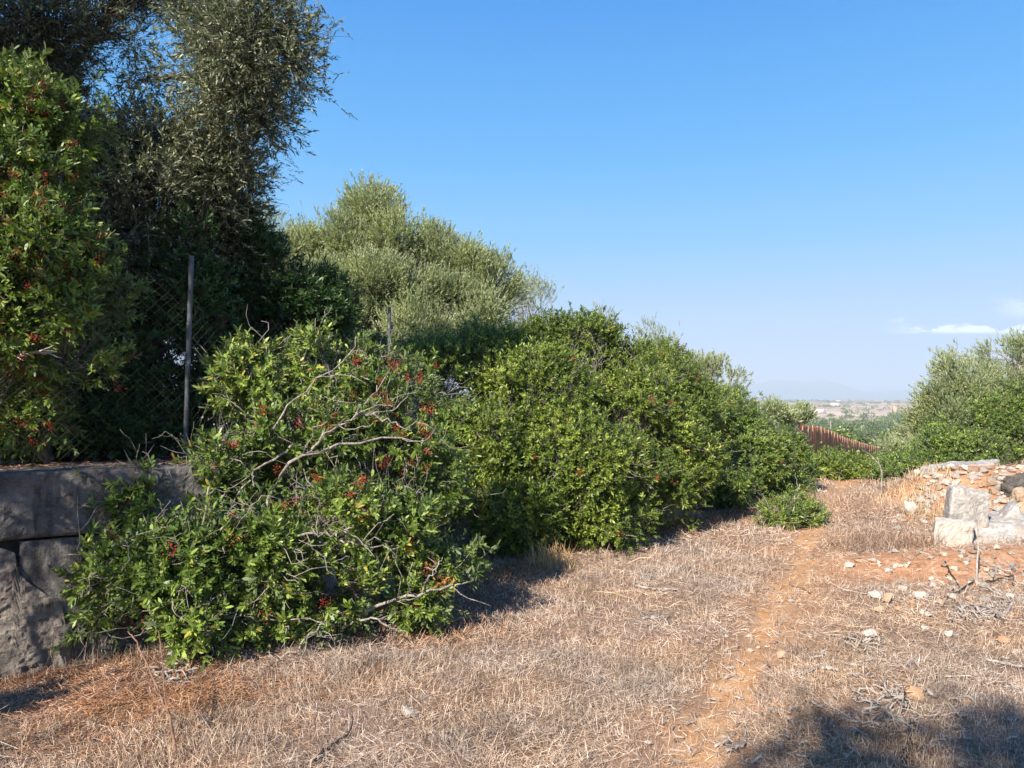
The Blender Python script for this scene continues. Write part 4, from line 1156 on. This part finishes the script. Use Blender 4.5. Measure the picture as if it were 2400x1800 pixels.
W_, T_, O_ = M['rock_white'], M['rock_tan'], M['rock_orange']
for i, a in enumerate([
    (2043, 1487, 40, 28, W_, 'whitish round rock lying alone in straw right of the path, beside dead twigs'),
    (2228, 1486, 30, 22, W_, 'smooth white rock below the twiggy stem roots'),
    (1837, 1533, 30, 28, T_, 'pale yellow rock standing on the right edge of the worn path'),
    (1760, 1526, 26, 10, W_, 'flat white stone lying in the middle of the worn path'),
    (1712, 1567, 30, 8, W_, 'thin whitish stone sliver on the left side of the path'),
    (1705, 1490, 14, 8, W_, 'small white stone at the left edge of the path above the sliver'),
    (1758, 1491, 16, 8, W_, 'tiny white stone in the path above the flat white stone'),
    (950, 1672, 62, 26, W_, 'low half buried white rock in straw at the bottom of the photo'),
    (2148, 1630, 52, 36, O_, 'orange rock lying at the edge of the shade in the straw'),
    (2268, 1648, 22, 18, O_, 'small orange rock right of the bigger orange rock'),
    (2058, 1396, 44, 22, W_, 'elongated white rock at the left end of the rock scatter'),
    (2086, 1402, 34, 32, T_, 'cream rock touching the elongated white rock'),
    (2065, 1429, 30, 22, T_, 'yellowish rock just below the elongated white rock'),
    (2140, 1413, 22, 22, O_, 'pinkish rock in the middle of the rock scatter'),
    (2106, 1428, 18, 14, O_, 'small peach rock between the yellowish and the bright rocks'),
    (2164, 1396, 38, 24, W_, 'large whitish rock on top of the rock scatter'),
    (2170, 1439, 28, 24, W_, 'bright rock with a dark stick above it in the scatter'),
    (2138, 1430, 14, 10, W_, 'little white rock left of the bright rock'),
    (2208, 1412, 20, 20, T_, 'beige rock at the right end of the rock scatter'),
    (2122, 1380, 30, 16, W_, 'flat pale rock behind the rock scatter'),
    (2100, 1386, 20, 12, T_, 'low tan rock behind the cream rock'),
    (2238, 1400, 36, 20, W_, 'pale rock lying left of the upright pale stem'),
    (2280, 1402, 34, 20, T_, 'yellow brown rock beside the foot of the pale stem'),
    (2194, 1463, 30, 18, T_, 'brownish slanting rock below the scatter'),
    (2168, 1474, 22, 16, W_, 'whitish rock left of the brownish slanting rock'),
    (2310, 1484, 30, 18, T_, 'yellowish flat rock toward the right edge'),
    (2357, 1501, 34, 18, O_, 'orange flat rock near the right edge with a dark gap below'),
    (2390, 1529, 32, 18, W_, 'white rock cut by the right edge above two pebbles'),
    (2361, 1543, 16, 10, W_, 'upper of two white pebbles near the right edge'),
    (2346, 1555, 16, 7, W_, 'lower of two white pebbles near the right edge'),
    (1994, 1324, 36, 16, W_, 'white rock at the left foot of the red soil mound'),
    (2010, 1316, 30, 14, T_, 'pale rock behind the white rock at the foot of the red mound'),
    (2046, 1314, 26, 14, W_, 'light rock by the dead thistle clump'),
    (2084, 1337, 20, 14, W_, 'whitish rock on the left slope of the red mound'),
    (2136, 1190, 34, 44, W_, 'tall pale boulder half hidden by yellow grass left of the upright block'),
    (1847, 1310, 10, 5, W_, 'tiny white pebble at the stony upper part of the path'),
    (1585, 1786, 24, 8, W_, 'small pale stone at the bottom edge of the photo on the path'),
    (2262, 1795, 34, 18, W_, 'grey white rock in the shade at the bottom right'),
    (2395, 1460, 20, 12, T_, 'tan rock at the right edge above the orange flat rock'),
    (2180, 1268, 24, 18, T_, 'tan rock against the left foot of the wedge block')]):
    rock_at(*a, seed=i)

def scatter_stones():
    """small fragments in the rubble, copied"""
    protos = []
    for k in range(6):
        o = rock('limestone_fragment', 'small angular limestone fragment in the reddish rubble mound', (0, 0, -50), 1.0, RNG.uniform(.6, .9), RNG.uniform(.45, .7), (M['pebble'], T_, W_)[k % 3], 'stone fragments in the rubble mound', 300 + k, 0, 'stone')
        protos.append(o)
    n = 0
    spots = []
    for _ in range(190):       # upper mound
        spots.append((RNG.uniform(2150, 2420), RNG.uniform(1096, 1200), (9, 32)))
    for _ in range(130):        # front red soil
        spots.append((RNG.uniform(2060, 2420), RNG.uniform(1285, 1410), (9, 26)))
    for _ in range(40):
        spots.append((RNG.uniform(2090, 2230), RNG.uniform(1170, 1260), (8, 24)))
    for px, py, (a, b) in spots:
        c = gpy(px, py)
        if c[1] > 14: continue
        s = RNG.uniform(a, b) * .5 * c[1] / F
        src = protos[n % 6]
        o = src if n < 6 else src.copy()
        if n >= 6: COL.objects.link(o)
        o.location = (c[0], c[1], c[2] + s * .38); o.scale = (s, s, s); o.rotation_euler = (RNG.uniform(-.3, .3), RNG.uniform(-.3, .3), RNG.uniform(0, 6.28))
        n += 1
    pr = []
    for k in range(3):
        o = rock('path_stone', 'small pale stone chip lying on the stony path and dry grass', (0, 0, -50), 1, .8, .4, (M['pebble'], T_)[k % 2], 'stone chips along the path', 400 + k, 0, 'stone')
        pr.append(o)
    n = 0
    for _ in range(230):
        Y = RNG.uniform(3.4, 11)
        if RNG.random() < .55:
            Y = RNG.uniform(6.2, 11.5); x = np.interp(Y, TR_Y, TR_X) + RNG.normal() * .16
        elif RNG.random() < .7: x = np.interp(Y, TR_Y, TR_X) + RNG.normal() * .3
        else: x = np.interp(Y, TR_Y, TR_X) + RNG.uniform(.2, 2)
        s = RNG.uniform(.005, .022) * (1 if Y < 6 else 1.25)
        src = pr[n % 3]; o = src if n < 3 else src.copy()
        if n >= 3: COL.objects.link(o)
        o.location = (x, Y, float(H(x, Y)) + s * .2 + .006); o.scale = (s * RNG.uniform(.8, 1.6), s, s); o.rotation_euler = (0, 0, RNG.uniform(0, 6.28)); n += 1
scatter_stones()

# ---------------------------------------------------------------- sticks, stems
def stick(name, label, pts, r0, r1, mat, forks=0, cat='stick', group=None, flen=.2):
    """pts: photo pixels (on the ground, or with explicit height)"""
    W = []
    for p_ in pts:
        g = gpy(p_[0], p_[1]) if len(p_) == 2 else P(*p_)
        if len(p_) == 2: g = g + np.array([0, 0, r0 + .012])
        W.append(g)
    W = np.array(W)
    t = np.linspace(0, len(W) - 1, max(8, len(W) * 4))
    i = np.clip(t.astype(int), 0, len(W) - 2); f = (t - i)[:, None]
    pa = W[i] * (1 - f) + W[i + 1] * f
    pa[1:-1] = (pa[:-2] + 2 * pa[1:-1] + pa[2:]) / 4 + RNG.normal(size=(len(pa) - 2, 3)) * r0 * .35
    mb = MB(); tubes(mb, pa[None], np.linspace(r0, r1, len(pa))[None], 7)
    for _ in range(forks):
        j = RNG.integers(2, len(pa) - 2)
        dv = unit(pa[j + 1] - pa[j - 1]); e = pa[j] + unit(dv + RNG.normal(size=3) * np.array([.7, .7, .3])) * flen * RNG.uniform(.5, 1.2)
        e[2] = max(e[2], H(e[0], e[1]) + .01)
        tubes(mb, wiggle_paths(pa[j][None], e[None], 6, .05), np.linspace(r1 * 1.1, r1 * .4, 6)[None], 5)
    loc = pa[0]
    o = mb.build(name, mat, loc=loc, smooth_shade=True)
    return tag(o, label, cat, group)

DW, TB, SD = M['deadwood'], M['twig_brown'], M['stick_dark']
stick('sapling', 'thin bare brown sapling stem rising at the bottom left', [(415, 1830, 3.4), (413, 1770, 3.45), (398, 1680, 3.55), (368, 1610, 3.7), (345, 1560, 3.85), (318, 1500, 4.0), (300, 1480, 4.05)], .0085, .003, TB, 3, 'sapling')
stick('sapling', 'slender brown twig beside the bare sapling with a fork at its top', [(392, 1672, 3.56), (386, 1630, 3.6), (382, 1560, 3.75), (372, 1480, 3.9)], .0035, .002, TB, 2, 'sapling')
stick('dry_stalk', 'tall thin pale stem with forked twigs before the tilted slab', [(2290, 1432, 6.25), (2289, 1380, 6.3), (2292, 1300, 6.35), (2294, 1230, 6.4), (2284, 1190, 6.4), (2280, 1172, 6.4)], .011, .004, DW, 5, 'stalk', flen=.16)
stick('dry_stalk', 'pair of pale dry stalks standing in the field before the green shrubs', [(2061, 1192, 11), (2065, 1150, 11.0), (2068, 1110, 11.1), (2056, 1072, 11.1)], .010, .004, DW, 3, 'stalk', flen=.5)
stick('dry_stalk', 'leafless grey stem beside the small low shrub', [(1858, 1215, 9.8), (1862, 1165, 9.8), (1875, 1135, 9.8)], .009, .004, DW, 3, 'stalk', flen=.18)
stick('dry_stalk', 'thin tan stalk right of the path above the white rocks', [(1983, 1290), (1984, 1260, 8.3), (1985, 1230, 8.3)], .004, .002, DW, 0, 'stalk')
stick('stick', 'black broken stick lying at the bottom edge of the photo', [(735, 1800), (765, 1770), (800, 1745), (812, 1740)], .010, .005, SD, 1)
stick('stick', 'brown straight twig on the left side of the worn path', [(1660, 1538), (1680, 1522), (1697, 1510)], .006, .004, TB)
stick('stick', 'brown twig lying across the upper bare path', [(1850, 1375), (1880, 1383), (1898, 1394)], .006, .004, TB)
stick('stick', 'bleached forked branch on the straw between hedge and path', [(1490, 1380), (1530, 1388), (1590, 1388)], .013, .006, DW, 4)
stick('stick', 'bent bleached branch on the straw below the forked branch', [(1506, 1458), (1530, 1455), (1550, 1447), (1565, 1470)], .011, .006, DW, 2)
stick('stick', 'slanting dark stick propped on the red soil mound', [(2222, 1408), (2250, 1390), (2280, 1372)], .010, .007, SD)
stick('stick', 'curved dark stick meeting the slanting stick on the red mound', [(2215, 1322), (2228, 1350), (2250, 1382)], .007, .004, SD, 1)
stick('stick', 'dark stick on the red mound right of the pale stem', [(2310, 1372), (2345, 1362), (2375, 1355)], .009, .006, SD, 1)
stick('stick', 'long pale stick lying near the right edge', [(2312, 1554), (2350, 1562), (2400, 1572)], .009, .007, DW)
stick('stick', 'white stick lying right of the cream rock in the straw', [(2016, 1562), (2034, 1556), (2050, 1553)], .010, .007, DW)
stick('stick', 'short white curved stick below the pale yellow rock', [(1872, 1588), (1895, 1584), (1917, 1574)], .009, .006, DW)
stick('stick', 'pale split wood piece right of the short white curved stick', [(1927, 1574), (1948, 1578), (1966, 1580)], .012, .009, DW)
stick('stick', 'black upright stick end at the bottom edge in the shade', [(2118, 1800), (2128, 1760), (2140, 1720)], .012, .006, SD, 2)
stick('stick', 'dark forked twig standing in the peeling bark strips', [(2098, 1700), (2106, 1670, 3.95), (2130, 1645, 3.95)], .007, .003, SD, 4)
stick('stick', 'pale crooked twig at the lower path edge', [(1700, 1768), (1735, 1762), (1745, 1755), (1748, 1715)], .007, .004, DW, 3)
stick('stick', 'brown branch lying in the half shade of the lower right corner', [(2110, 1575), (2140, 1595), (2160, 1610)], .008, .004, TB, 1)
stick('stick', 'grey stick lying left of the white half buried rock', [(695, 1660), (740, 1675), (775, 1690)], .004, .003, DW)
stick('root', 'twisted white root curling out right of the pale stem', [(2320, 1442), (2345, 1448), (2358, 1446), (2370, 1425), (2374, 1430)], .014, .009, DW, 3, 'root')
stick('branch', 'bare branch with orange berries reaching in at the left edge', [(-60, 850, 4.95), (20, 838, 4.95), (70, 830, 4.95), (115, 822, 4.98)], .016, .006, DW, 5, 'branch', flen=.15)

def litter_pile(px0, px1, py0, py1, n, label, mat, L=(.05, .16), name='bark_litter'):
    mb = MB()
    for _ in range(n):
        c = gpy(RNG.uniform(px0, px1), RNG.uniform(py0, py1)); a = RNG.uniform(0, 6.28); l = RNG.uniform(*L)
        e = c + np.array([math.cos(a), math.sin(a), 0]) * l; e[2] = H(e[0], e[1]) + RNG.uniform(.01, .05)
        c[2] += .012
        tubes(mb, wiggle_paths(c[None], e[None], 6, .09), np.linspace(1, .6, 6)[None] * RNG.uniform(.003, .009), 4)
    tag(mb.build(name, mat), label, 'litter', kind='stuff')
litter_pile(2000, 2150, 1610, 1715, 60, 'curled pale bark strips on the ground at the edge of the shade', M['deadwood'])
litter_pile(2240, 2340, 1425, 1465, 60, 'tangle of grey roots and twigs at the foot of the pale stem', M['deadwood'], (.05, .2))
litter_pile(370, 470, 1570, 1610, 55, 'heap of bleached white twigs under the foreground shrub', M['deadwood'], (.04, .13))
litter_pile(1980, 2080, 1495, 1540, 22, 'scattered dead white twigs below the lone whitish rock', M['deadwood'], (.05, .14))
litter_pile(1550, 2400, 1480, 1800, 150, 'scattered pale twigs and bark bits over the dry grass', M['deadwood'], (.03, .1))
litter_pile(2300, 2400, 1330, 1420, 60, 'dry tangled stalks on the right side of the red mound', M['deadwood'], (.06, .2))

# ---------------------------------------------------------------- dry grass
def blades(mb, x, y, L, W, tilt, rng=RNG, z0=0.0, curve=.16):
    n = len(x); a = 2.6 * vnoise(x, y, .8, 9) + 1.4 * vnoise(x, y, 3.1, 6) + rng.normal(0, .75, n) + np.where(rng.random(n) < .5, np.pi, 0)
    d = np.stack([np.cos(a) * np.sin(tilt), np.sin(a) * np.sin(tilt), np.cos(tilt)], -1)
    p0 = np.stack([x, y, H(x, y) + z0], -1)
    s = unit(np.cross(d, unit(rng.normal(size=(n, 3)))))
    mid = p0 + d * (L * .5)[:, None] + rng.normal(size=(n, 3)) * (L * curve * .4)[:, None]
    e = p0 + d * L[:, None]; e = e + rng.normal(size=(n, 3)) * (L * curve * .4)[:, None]
    gz = H(e[:, 0], e[:, 1]) + .004; e[:, 2] = np.maximum(e[:, 2], gz)
    mid[:, 2] = np.maximum(mid[:, 2], p0[:, 2] + .004)
    w = W[:, None] * .5
    V = np.stack([p0 - s * w, p0 + s * w, mid + s * w, mid - s * w, e + s * w * .4, e - s * w * .4], 1)
    b = (np.arange(n) * 6)[:, None]
    mb.add(V.reshape(-1, 3), np.concatenate([b + np.array([[0, 1, 2, 3]]), b + np.array([[3, 2, 4, 5]])]))

M['straw'] = None
def straw_mat(name, stops):
    m, nt, b = nm(name)
    c = n_ramp(nt, n_attr(nt, 'rnd'), stops)
    pos = n_pos(nt)
    n1 = n_noise(nt, pos, .9, 4, .6)
    hs = nt.nodes.new('ShaderNodeHueSaturation')
    nt.links.new(c, hs.inputs['Color'])
    nt.links.new(n_range(nt, n1, .35, .65, .85, 1.2), hs.inputs['Saturation'])
    nt.links.new(n_range(nt, n_noise(nt, pos, 2.3, 3), .35, .65, .82, 1.15), hs.inputs['Value'])
    nt.links.new(hs.outputs[0], b.inputs['Base Color'])
    return m
M['straw'] = straw_mat('dry_straw', [(0, (.14, .086, .056)), (.35, (.32, .222, .156)), (.7, (.50, .378, .28)), (1, (.68, .57, .47))])
M['straw_yellow'] = straw_mat('yellow_straw', [(0, (.34, .22, .11)), (.6, (.52, .37, .20)), (1, (.66, .52, .33))])
M['weed'] = straw_mat('dead_weed', [(0, (.14, .085, .06)), (.5, (.27, .18, .13)), (1, (.42, .33, .27))])
M['needle'] = straw_mat('red_litter', [(0, (.20, .085, .045)), (.5, (.36, .18, .10)), (1, (.54, .37, .25))])

def field_points(n, y0, y1, px0=-350, px1=2850):
    # uniform over the ground area between two distances
    Y = np.sqrt(RNG.uniform(y0 * y0, y1 * y1, n)); px = RNG.uniform(px0, px1, n)
    X = (px - 1200) / F * Y
    inside = np.minimum(wallx(Y) - X, (Y - (5.1 + .6 * (X + 1.95))) * .857)
    hedge = np.interp(Y, [0, 5.2, 6.5, 7.6, 9, 11, 13, 15], [-9, -9, -.4, .0, 1.3, 3.2, 5.0, 6.3])   # no grass inside the hedge
    td = trail_d(X, Y)
    keep = (inside < -.02) & (X > hedge - .35)
    keep &= RNG.random(n) < (.28 + .72 * smooth(.05, .34, td + .06 * vnoise(X, Y, 5, 2)))
    bare = smooth(.15, .55, bump2(X, Y, 4.3, 7.1, 1.4, .95)) + smooth(.25, .7, bump2(X, Y, 7.2, 10.4, 2.0, 1.7)) + .8 * smooth(.2, .8, bump2(X, Y, -2.5, 4.25, 1.3, .5))
    keep &= RNG.random(n) > .85 * np.clip(bare, 0, 1)
    keep &= RNG.random(n) < .42 + .58 * smooth(-.5, .35, vnoise(X, Y, 2.6, 5) + .5 * vnoise(X, Y, 7.0, 2))
    return X[keep], Y[keep]

def build_grass():
    mb = MB()
    for (n, y0, y1, lw, ww) in ((150000, 2.9, 5.0, (.03, .12), (.0013, .0027)), (140000, 5.0, 8.0, (.035, .12), (.0018, .0034)), (110000, 8.0, 13, (.04, .13), (.003, .0056)), (30000, 13, 20, (.06, .2), (.006, .011))):
        X, Y = field_points(n, y0, y1); k = len(X)
        up = smooth(-.25, .45, vnoise(X, Y, 1.1, 7)) * .8
        tilt = np.where(RNG.random(k) < .22 + .45 * up, RNG.uniform(.1, .8, k), RNG.uniform(1.1, 1.56, k))
        L = RNG.uniform(*lw, k) * np.where(tilt < .9, .75, 1)
        blades(mb, X, Y, L, RNG.uniform(*ww, k), tilt, z0=.003)
    # standing tufts among the flattened straw
    cx, cy = field_points(1500, 3.0, 13)
    keep = vnoise(cx, cy, 1.3, 12) > -.1; cx, cy = cx[keep], cy[keep]
    m_ = RNG.integers(8, 26, len(cx)); ii = np.repeat(np.arange(len(cx)), m_)
    tx = cx[ii] + RNG.normal(0, .022, len(ii)); ty = cy[ii] + RNG.normal(0, .022, len(ii))
    blades(mb, tx, ty, RNG.uniform(.05, .17, len(ii)) * RNG.uniform(.6, 1.1, len(cx))[ii], RNG.uniform(.0015, .003, len(ii)) * np.clip(ty / 5, .8, 2.2), np.abs(RNG.normal(.35, .3, len(ii))))
    # a few long fallen stalks
    lx, ly = field_points(2600, 3.0, 12)
    blades(mb, lx, ly, RNG.uniform(.15, .38, len(lx)), RNG.uniform(.002, .004, len(lx)) * np.clip(ly / 5, .8, 2), RNG.uniform(1.3, 1.56, len(lx)), z0=.012)
    tag(mb.build('dry_grass', M['straw']), 'short dry straw and grass litter covering the ground', 'grass', kind='stuff')
    # reddish litter near the wall and under the hedge
    mb = MB()
    n = 16000
    X = RNG.normal(-2.35, .7, n); Y = RNG.normal(4.3, .35, n)
    ok = (np.minimum(wallx(Y) - X, (Y - (5.1 + .6 * (X + 1.95))) * .857) < -.05); X, Y = X[ok], Y[ok]
    blades(mb, X, Y, RNG.uniform(.03, .10, len(X)), RNG.uniform(.002, .004, len(X)), RNG.uniform(1.0, 1.55, len(X)), z0=.006)
    n = 12000
    Y = RNG.uniform(5.0, 13, n); X = np.interp(Y, [5, 6.5, 7.6, 9, 11, 13], [-.7, -.25, .1, 1.4, 3.3, 5.1]) + RNG.normal(0, .22, n)
    blades(mb, X, Y, RNG.uniform(.04, .12, n), RNG.uniform(.003, .006, n), RNG.uniform(.5, 1.5, n), z0=.004)
    tag(mb.build('red_litter', M['needle']), 'reddish brown leaf litter along the foot of the wall and hedge', 'litter', kind='stuff')
    # litter on the wall top
    mb = MB(); n = 2200
    s = RNG.uniform(.2, WL, n); o = RNG.uniform(-.34, .0, n)
    xy = WA + WD * s[:, None] + WN * o[:, None]
    a = RNG.uniform(0, 6.28, n)
    p0 = np.stack([xy[:, 0], xy[:, 1], np.full(n, 1.19) + RNG.uniform(0, .012, n)], -1)
    leaves(mb, p0, np.stack([np.cos(a), np.sin(a), RNG.normal(0, .12, n)], -1), np.tile([0, 0, 1.], (n, 1)) + RNG.normal(0, .3, (n, 3)), RNG.uniform(.03, .07, n), RNG.uniform(.004, .01, n))
    tag(mb.build('leaf_litter', M['needle']), 'brown dead leaves strewn along the top of the wall', 'litter', kind='stuff')
build_grass()

def tuft(name, label, px, py, n, L, W, mat, spread, tilt=(.02, .5), cat='dry grass', heads=False):
    c = gpy(px, py)
    mb = MB()
    x = c[0] + np.clip(RNG.normal(0, spread[0], n), -1.35 * spread[0], 1.35 * spread[0]); y = c[1] + np.clip(RNG.normal(0, spread[1], n), -1.35 * spread[1], 1.35 * spread[1])
    blades(mb, x, y, RNG.uniform(*L, n), np.full(n, W), RNG.uniform(*tilt, n), curve=.2)
    o = mb.build(name, mat, loc=c)
    return tag(o, label, cat, kind='stuff' if name == 'dead_thistle' else None)
tuft('grass_tuft', 'tall yellow dry grass tuft left of the upright stone block', 2165, 1200, 360, (.06, .2), .004, M['straw_yellow'], (.2, .35))
tuft('grass_tuft', 'golden dry grass edge below the glossy shrub', 2130, 1140, 380, (.06, .18), .006, M['straw_yellow'], (.35, .3))
tuft('dead_thistle', 'grey brown dead thistle clump between path and red mound', 2070, 1285, 800, (.06, .24), .005, M['weed'], (.32, .3), (.05, .9), 'weed')
tuft('dead_thistle', 'sprawling brown weed patch in the field behind the small low shrub', 1990, 1180, 800, (.06, .16), .007, M['weed'], (.6, .8), (.05, 1.0), 'weed')
tuft('dead_weed', 'brown dry weeds standing on the crest of the rubble mound', 2385, 1088, 380, (.2, .6), .006, M['straw'], (.4, .3), (.0, .25), 'weed')
tuft('dead_weed', 'sparse grey stalks on the left crest of the rubble mound', 2310, 1092, 150, (.15, .5), .006, M['straw'], (.3, .25), (.0, .25), 'weed')
tuft('grass_tuft', 'pale upright straw clump against the foot of the big shrub', 1290, 1330, 260, (.1, .25), .004, M['straw_yellow'], (.14, .1))
tuft('grass_tuft', 'straw clump at the left end of the wall foot', 120, 1560, 180, (.1, .28), .003, M['straw'], (.25, .12))

# ---------------------------------------------------------------- haze
def build_haze():
    mb = MB()
    x0, x1, y0, y1, z0, z1 = -13400., 13400., -13400., 13600., -24., 345.
    v = [(x0, y0, z0), (x1, y0, z0), (x1, y1, z0), (x0, y1, z0), (x0, y0, z1), (x1, y0, z1), (x1, y1, z1), (x0, y1, z1)]
    mb.add(v, [(3, 2, 1, 0), (4, 5, 6, 7), (0, 1, 5, 4), (1, 2, 6, 5), (2, 3, 7, 6), (3, 0, 4, 7)])
    m = bpy.data.materials.new('haze'); m.use_nodes = True
    nt = m.node_tree; nt.nodes.clear()
    o = nt.nodes.new('ShaderNodeOutputMaterial'); pv = nt.nodes.new('ShaderNodeVolumePrincipled')
    pv.inputs['Color'].default_value = (.81, .91, 1.0, 1)
    pv.inputs['Density'].default_value = 2.1e-4
    pv.inputs['Anisotropy'].default_value = 0.0
    nt.links.new(pv.outputs[0], o.inputs['Volume'])
    tag(mb.build('haze', m), kind='stuff')
build_haze()
